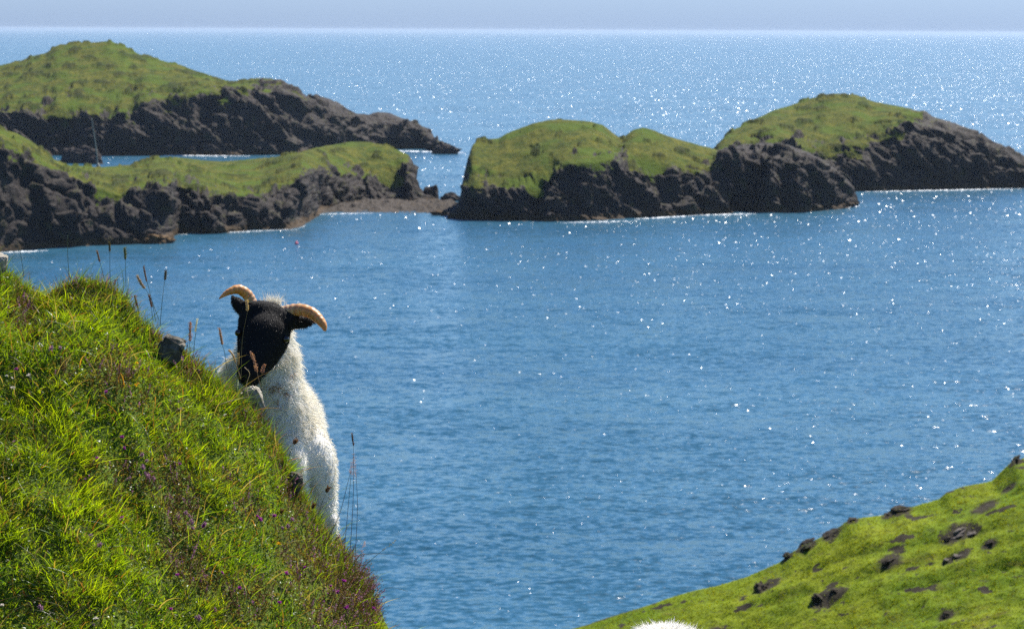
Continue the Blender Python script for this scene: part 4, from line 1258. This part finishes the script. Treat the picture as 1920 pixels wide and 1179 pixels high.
# ------------------------------------------------------------------ flowering stems and seed heads that stand clear of the sward
def colr(c, n): return np.tile(np.array(c, float), (n, 1))
def stem_thing(path, label, head=None, hw=5.0, hcol=(0.20, 0.13, 0.10), scol=(0.10, 0.13, 0.05), Y=9.72, srad=0.0008, kind='spike', name='grass_stem', cat='grass stem', group='tall grass stems'):
    """path: px, py points from the foot up; head: px, py points of the seed head"""
    P = at([p[0] for p in path], [p[1] for p in path], Y)
    P = np.array(P)
    g = near_z(P[:1, 0], P[:1, 1])[0]
    root = empty(name, tuple(P[0]), label, cat, group)
    s = spline(P, 16)
    v, f = tube(s, np.linspace(srad * 1.25, srad * 0.7, 16), 6)
    to_local(mesh_obj('stem', v, f, M_DRY, attrs={'col': colr(scol, len(v))}), root)
    if head is not None:
        hd = np.array(at([p[0] for p in head], [p[1] for p in head], Y))
        hs = spline(hd, 24)
        r = hw * 0.5 * Y / FPX
        rs = np.random.default_rng(int(path[0][0] * 7 + path[0][1]))
        axis = hd[-1] - hd[0]; ln = np.linalg.norm(axis); axis /= ln
        if kind == 'spike':
            t = np.linspace(0, 1, 24)
            v, f = tube(hs, r * (0.55 + 0.12 * np.sin(t * 40)) * np.sin(np.clip(t * 0.92 + 0.08, 0, 1) * math.pi) ** 0.4 + 0.0003, 8)
            parts = [(v, f, colr(hcol, len(v)))]
            n = 150
            tt = rs.random(n)
            B = np.stack([np.interp(tt, t, hs[:, k]) for k in range(3)], -1)
            d = rs.normal(size=(n, 3)); d -= axis * (d @ axis)[:, None]; d /= np.linalg.norm(d, axis=1)[:, None]
            B = B + d * r * 0.4
            d = d * 0.7 + axis * 0.8
            parts.append(strips(B, d / np.linalg.norm(d, axis=1)[:, None], rs.uniform(0.6, 1.2, n) * r * 1.3, np.full(n, 0.0011), np.zeros((n, 3)), colr(hcol, n) * rs.uniform(0.6, 1.7, (n, 1)), segs=2, rg=rs))
        elif kind == 'airy':
            n = 46
            tt = rs.random(n)
            B = np.stack([np.interp(tt, np.linspace(0, 1, 24), hs[:, k]) for k in range(3)], -1)
            d = rs.normal(size=(n, 3)) + axis * 0.6; d /= np.linalg.norm(d, axis=1)[:, None]
            LL = rs.uniform(0.5, 1.1, n) * r * (1.15 - 0.6 * tt)
            bd = rs.normal(0, 0.2, (n, 3))
            parts = [strips(B, d, LL, np.full(n, 0.0005), bd, colr(hcol, n), segs=3, rg=rs)]
            E = B + d * LL[:, None] + bd * LL[:, None]
            E = np.concatenate([E, B + d * LL[:, None] * 0.6]); m = len(E)
            dd = rs.normal(size=(m, 3)); dd /= np.linalg.norm(dd, axis=1)[:, None]
            parts.append(strips(E, dd, rs.uniform(0.0022, 0.004, m), np.full(m, 0.0015), np.zeros((m, 3)), colr(hcol, m) * rs.uniform(0.8, 1.8, (m, 1)), segs=2, rg=rs))
        else:   # fluffy, lobed
            parts = []
            n = 420
            tt = rs.random(n)
            lob = 0.45 + 0.75 * np.abs(np.sin(tt * math.pi * 2.0))
            B = np.stack([np.interp(tt, np.linspace(0, 1, 24), hs[:, k]) for k in range(3)], -1) + rs.normal(0, 0.32, (n, 3)) * (r * lob)[:, None]
            d = rs.normal(size=(n, 3)) * 0.6 + axis; d /= np.linalg.norm(d, axis=1)[:, None]
            parts.append(strips(B, d, rs.uniform(0.5, 1.1, n) * 0.006, np.full(n, 0.0017), np.zeros((n, 3)), colr(hcol, n) * rs.uniform(0.55, 1.6, (n, 1)), segs=2, rg=rs))
            v, f = tube(hs, np.full(24, 0.0006), 5)
            parts.append((v, f, colr(scol, len(v))))
        V, F, C = merge(parts)
        to_local(mesh_obj('seed_head', V, F, M_DRY, attrs={'col': np.clip(C, 0, .9)}, smooth=False), root)
    return root

BR, GN, ST = (0.20, 0.12, 0.085), (0.11, 0.14, 0.05), (0.50, 0.37, 0.22)
stem_thing([(196, 525), (191, 505), (187, 490)], 'short stem with a brown spike leaning towards the tallest pair of spikes', [(187, 491), (182, 470)], 4.5, BR)
stem_thing([(207, 535), (206, 500), (206, 471)], 'straight stem whose dark spike tops all others on the brow', [(206, 472), (205, 453)], 5, (0.10, 0.085, 0.05))
stem_thing([(238, 575), (236, 530), (235, 486)], 'straight stem with a thick green brown spike next to the tallest one', [(235, 487), (234, 464)], 6.5, (0.13, 0.14, 0.06))
stem_thing([(298, 600), (284, 562), (272, 540)], 'bent stem with a fat drooping tan head crossing the thinner spike behind it', [(271, 541), (264, 530), (257, 517)], 7.5, (0.30, 0.22, 0.14))
stem_thing([(292, 602), (284, 560), (275, 526)], 'long leaning stem with a slim dark spike beside the fat drooping head', [(275, 528), (269, 499)], 4.5, BR)
stem_thing([(287, 600), (285, 586), (284, 575)], 'short stem with a reddish brown spike low between the leaning stems', [(285, 576), (279, 552)], 5, (0.25, 0.12, 0.08))
stem_thing([(300, 612), (304, 565), (309, 524)], 'separate straight stem with a small dark head near the grey boulder', [(309, 525), (311, 507)], 5.5, (0.11, 0.085, 0.06))
stem_thing([(262, 600), (260, 588), (259, 578)], 'brown spike hanging close to the brow left of the leaning stems', [(259, 579), (252, 553)], 4.5, BR)
stem_thing([(355, 660), (355, 648), (356, 638)], 'reddish loose flower spike just above the brow between boulder and sheep', [(356, 640), (357, 604)], 9, (0.34, 0.17, 0.13), kind='fluffy')
stem_thing([(363, 660), (366, 632), (369, 615)], 'thin stem with a white wisp at its tip between boulder and sheep', [(366, 622), (370, 598)], 4, (0.75, 0.75, 0.70))
stem_thing([(45, 520), (42, 498), (38, 470)], 'fine bare stem standing near the pale cream rock', None)
stem_thing([(130, 520), (127, 480), (127, 440)], 'fine bare upright stem above the grassy hump', None)
stem_thing([(452, 712), (454, 640), (464, 583)], 'slender straw coloured stem rising in front of the black face', [(464, 583), (463, 562)], 6, ST, (0.16, 0.13, 0.06))
stem_thing([(425, 690), (421, 660), (416, 646)], 'stem with a pinkish brown spike left of the black face', [(417, 646), (411, 614)], 6.5, (0.38, 0.24, 0.17))
stem_thing([(452, 712), (447, 695), (441, 679)], 'short stem with a curled straw coloured head against the black face', [(442, 680), (436, 664), (428, 656)], 5, ST, ST)
stem_thing([(447, 712), (447, 700), (447, 684)], 'short stem with a slim pale brown spike at the edge of the black face', [(447, 684), (447, 662)], 4.5, (0.35, 0.26, 0.14))
stem_thing([(492, 730), (486, 715), (482, 697)], 'stem with a fluffy pink two lobed head in front of the muzzle', [(482, 697), (478, 680), (470, 660)], 9, (0.42, 0.24, 0.19), (0.3, 0.22, 0.14), kind='fluffy')
stem_thing([(490, 725), (490, 708), (492, 698)], 'stem with a small pink tuft right of the fluffy two lobed head', [(491, 699), (496, 684)], 7, (0.45, 0.24, 0.20), kind='fluffy')
stem_thing([(466, 745), (462, 722), (468, 700), (458, 688)], 'twisted dry straw bent over beneath the muzzle', None, scol=(0.55, 0.47, 0.33), srad=0.0011)
stem_thing([(655, 1055), (662, 940), (663, 860), (663, 834)], 'tall thin stem with a dark spike rising alone against the water', [(663, 835), (661, 823), (660, 811)], 4, (0.13, 0.08, 0.08), (0.13, 0.09, 0.09))
stem_thing([(643, 1060), (652, 960), (659, 880)], 'tall stem with an airy purple plume just left of the dark spike stem', [(659, 892), (663, 850)], 15, (0.34, 0.22, 0.26), (0.13, 0.09, 0.09), kind='airy')
stem_thing([(664, 1075), (670, 960), (668, 890)], 'tall stem with an airy purple plume just right of the dark spike stem', [(668, 895), (665, 858)], 13, (0.36, 0.24, 0.28), (0.13, 0.09, 0.09), kind='airy')
stem_thing([(612, 1015), (636, 965), (652, 905), (657, 885)], 'long arched stem leaning away from the foreleg with an open plume', [(656, 890), (660, 866)], 10, (0.34, 0.22, 0.26), (0.13, 0.09, 0.09), kind='airy')
stem_thing([(655, 1070), (668, 1050), (678, 1036)], 'short stem with a round lacy pink head low against the water', [(677, 1038), (684, 1016)], 14, (0.42, 0.28, 0.30), kind='airy')
stem_thing([(668, 1080), (695, 1050), (722, 1028)], 'stem bent far out over the water with a sparse feathery tip', [(718, 1031), (742, 1013)], 7, (0.22, 0.22, 0.18), (0.12, 0.15, 0.10), kind='airy')
stem_thing([(700, 1160), (701, 1120), (700, 1076)], 'thin upright bare blade beside the heather edge', None)
stem_thing([(690, 1130), (712, 1108), (735, 1101), (765, 1108)], 'long hair thin blade arching out over the water', None, srad=0.0006)
stem_thing([(540, 872), (544, 848), (552, 833)], 'stem with a dark round seed head against the white chest', [(550, 832), (556, 824)], 9, (0.14, 0.07, 0.035), name='seed_stem', cat='seed stem')
stem_thing([(594, 978), (603, 945), (613, 922)], 'stem with a dark round seed head against the white foreleg', [(611, 922), (617, 913)], 9, (0.14, 0.07, 0.035), name='seed_stem', cat='seed stem')
stem_thing([(528, 985), (528, 970), (527, 962)], 'dark round seed head low in the grass, one of a close pair', [(526, 962), (529, 955)], 8, (0.14, 0.07, 0.035), Y=9.42, name='seed_stem', cat='seed stem')
stem_thing([(583, 980), (585, 965), (587, 953)], 'dark seed head at the foot of the nearer foreleg', [(586, 953), (589, 944)], 8, (0.14, 0.07, 0.035), Y=9.6, name='seed_stem', cat='seed stem')

# flowers in the sward
def flower_proto(kind, label, group):
    rs = np.random.default_rng(hash(group) % 1 + len(label))
    root = empty('flower', (0, 0, 0), label, 'flower', group)
    P = spline([(0, 0, -0.06), (0.004, 0, -0.03), (0, 0, 0)], 8)
    v, f = tube(P, np.full(8, 0.0008), 6)
    s = mesh_obj('stem', v, f, M_DRY, parent=root, attrs={'col': colr((0.07, 0.12, 0.03), len(v))})
    n = {'purple': 90, 'pink': 70, 'yellow': 26, 'white': 34}[kind]
    c = {'purple': (0.36, 0.045, 0.36), 'pink': (0.34, 0.20, 0.30), 'yellow': (0.80, 0.52, 0.02), 'white': (0.82, 0.82, 0.78)}[kind]
    d = rs.normal(size=(n, 3))
    if kind in ('yellow', 'white'): d[:, 2] = np.abs(d[:, 2]) * 0.3
    else: d[:, 2] = np.abs(d[:, 2]) * 0.9
    d /= np.linalg.norm(d, axis=1)[:, None]
    B = rs.normal(0, 0.0016, (n, 3)) + [0, 0, 0.002]
    if kind == 'pink': B[:, 2] += rs.uniform(0, 0.012, n)
    V, F, C = strips(B, d, rs.uniform(0.006, 0.0095, n), np.full(n, 0.0026), np.zeros((n, 3)), colr(c, n) * rs.uniform(0.7, 1.25, (n, 1)), segs=2, rg=rs)
    b_ = mesh_obj('bloom', V, F, M_PETAL, parent=root, attrs={'col': np.clip(C, 0, .9)}, smooth=False)
    if kind == 'white':
        iv, jf = ico(2)
        mesh_obj('flower_centre', iv * [0.0028, 0.0028, 0.0015] + [0, 0, 0.003], jf, mat_plain('flower_centre', (0.7, 0.45, 0.03)), parent=root)
    return root
def place_flowers(proto, spots, labels=None):
    for i, (px, py) in enumerate(spots):
        r = proto
        if i:
            r = proto.copy(); S.collection.objects.link(r)
            for ch in list(proto.children):
                c = ch.copy(); S.collection.objects.link(c); c.parent = r
        if not i: kind = proto['label'].split(' flower')[0].split(' daisy')[0]
        zone = ('near the pale cream rock' if py < 600 else 'high on the near slope at the picture edge' if px < 70 and py < 760 else 'left of the grey boulder' if py < 740 else
                'in the dark hollow below the grey boulder' if px < 300 and py < 905 else 'in the heather clump halfway down the slope' if px < 400 and 860 < py < 1000 else
                'among brown heather at the outer edge of the slope' if px > 610 else 'in grass below the white foreleg' if px > 470 else 'low on the grassy slope')
        r['label'] = kind + ' flower ' + zone
        g = near_point(px, min(py + 22, 1230))
        q = at(px, py, g[1] - 0.02)
        q[2] = max(q[2], near_z(q[0], q[1]) + 0.02)
        r.location = tuple(q)
        r.rotation_euler = (0.5 + 0.3 * math.sin(i * 2.1), 0.25 * math.sin(i * 1.3), i * 1.1)
        r.scale = (0.85 + 0.22 * math.sin(i * 3.7),) * 3
place_flowers(flower_proto('purple', 'small bright purple flower head in the grass of the near slope', 'purple flowers on the near slope'),
    [(229, 820), (232, 840), (183, 861), (337, 870), (229, 973), (333, 1078), (320, 1142), (487, 974), (482, 968), (514, 968), (572, 1064), (524, 1130), (449, 1103), (416, 1074), (644, 1090), (621, 1099), (634, 1110), (648, 1140), (651, 1137), (700, 1142), (704, 1168), (383, 987), (200, 735), (31, 693), (536, 1075)])
place_flowers(flower_proto('pink', 'small pale mauve flower cluster in the grass of the near slope', 'mauve flowers on the near slope'),
    [(267, 856), (272, 866), (267, 881), (272, 890), (281, 898), (288, 900), (169, 1007), (183, 1025), (354, 970), (360, 983), (364, 992), (348, 965), (382, 986), (365, 1159), (372, 1164), (176, 1172), (551, 976), (540, 990), (112, 655), (92, 657), (530, 992), (80, 1143)])
place_flowers(flower_proto('yellow', 'tiny yellow flower in the grass of the near slope', 'yellow flowers on the near slope'), [(256, 681), (254, 723), (523, 1020)])
place_flowers(flower_proto('white', 'small white daisy in the grass of the near slope', 'white flowers on the near slope'), [(179, 1159), (22, 709), (24, 728), (13, 705), (55, 704), (4, 1134)])
bpy.context.view_layer.update()

# ------------------------------------------------------------------ sea haze
def haze(density):
    X, Y0, Y1, Z0, Z1 = 30000, -200, 60000, -8.0, 58.0
    v = [(x, y, z) for z in (Z0, Z1) for y in (Y0, Y1) for x in (-X, X)]
    f = np.array([(0, 2, 3, 1), (4, 5, 7, 6), (0, 1, 5, 4), (2, 6, 7, 3), (0, 4, 6, 2), (1, 3, 7, 5)])
    b = NB('haze')
    p = b.n('VolumePrincipled')
    p.inputs['Color'].default_value = (0.55, 0.68, 0.84, 1)
    p.inputs['Density'].default_value = density
    p.inputs['Anisotropy'].default_value = 0.35
    b.l(p.outputs[0], b.out.inputs['Volume'])
    o = mesh_obj('haze', v, f, b.m, smooth=False)
    tag(o, 'thin pale sea haze over the whole bay', 'haze', kind='stuff')
haze(0.5 / 20000)
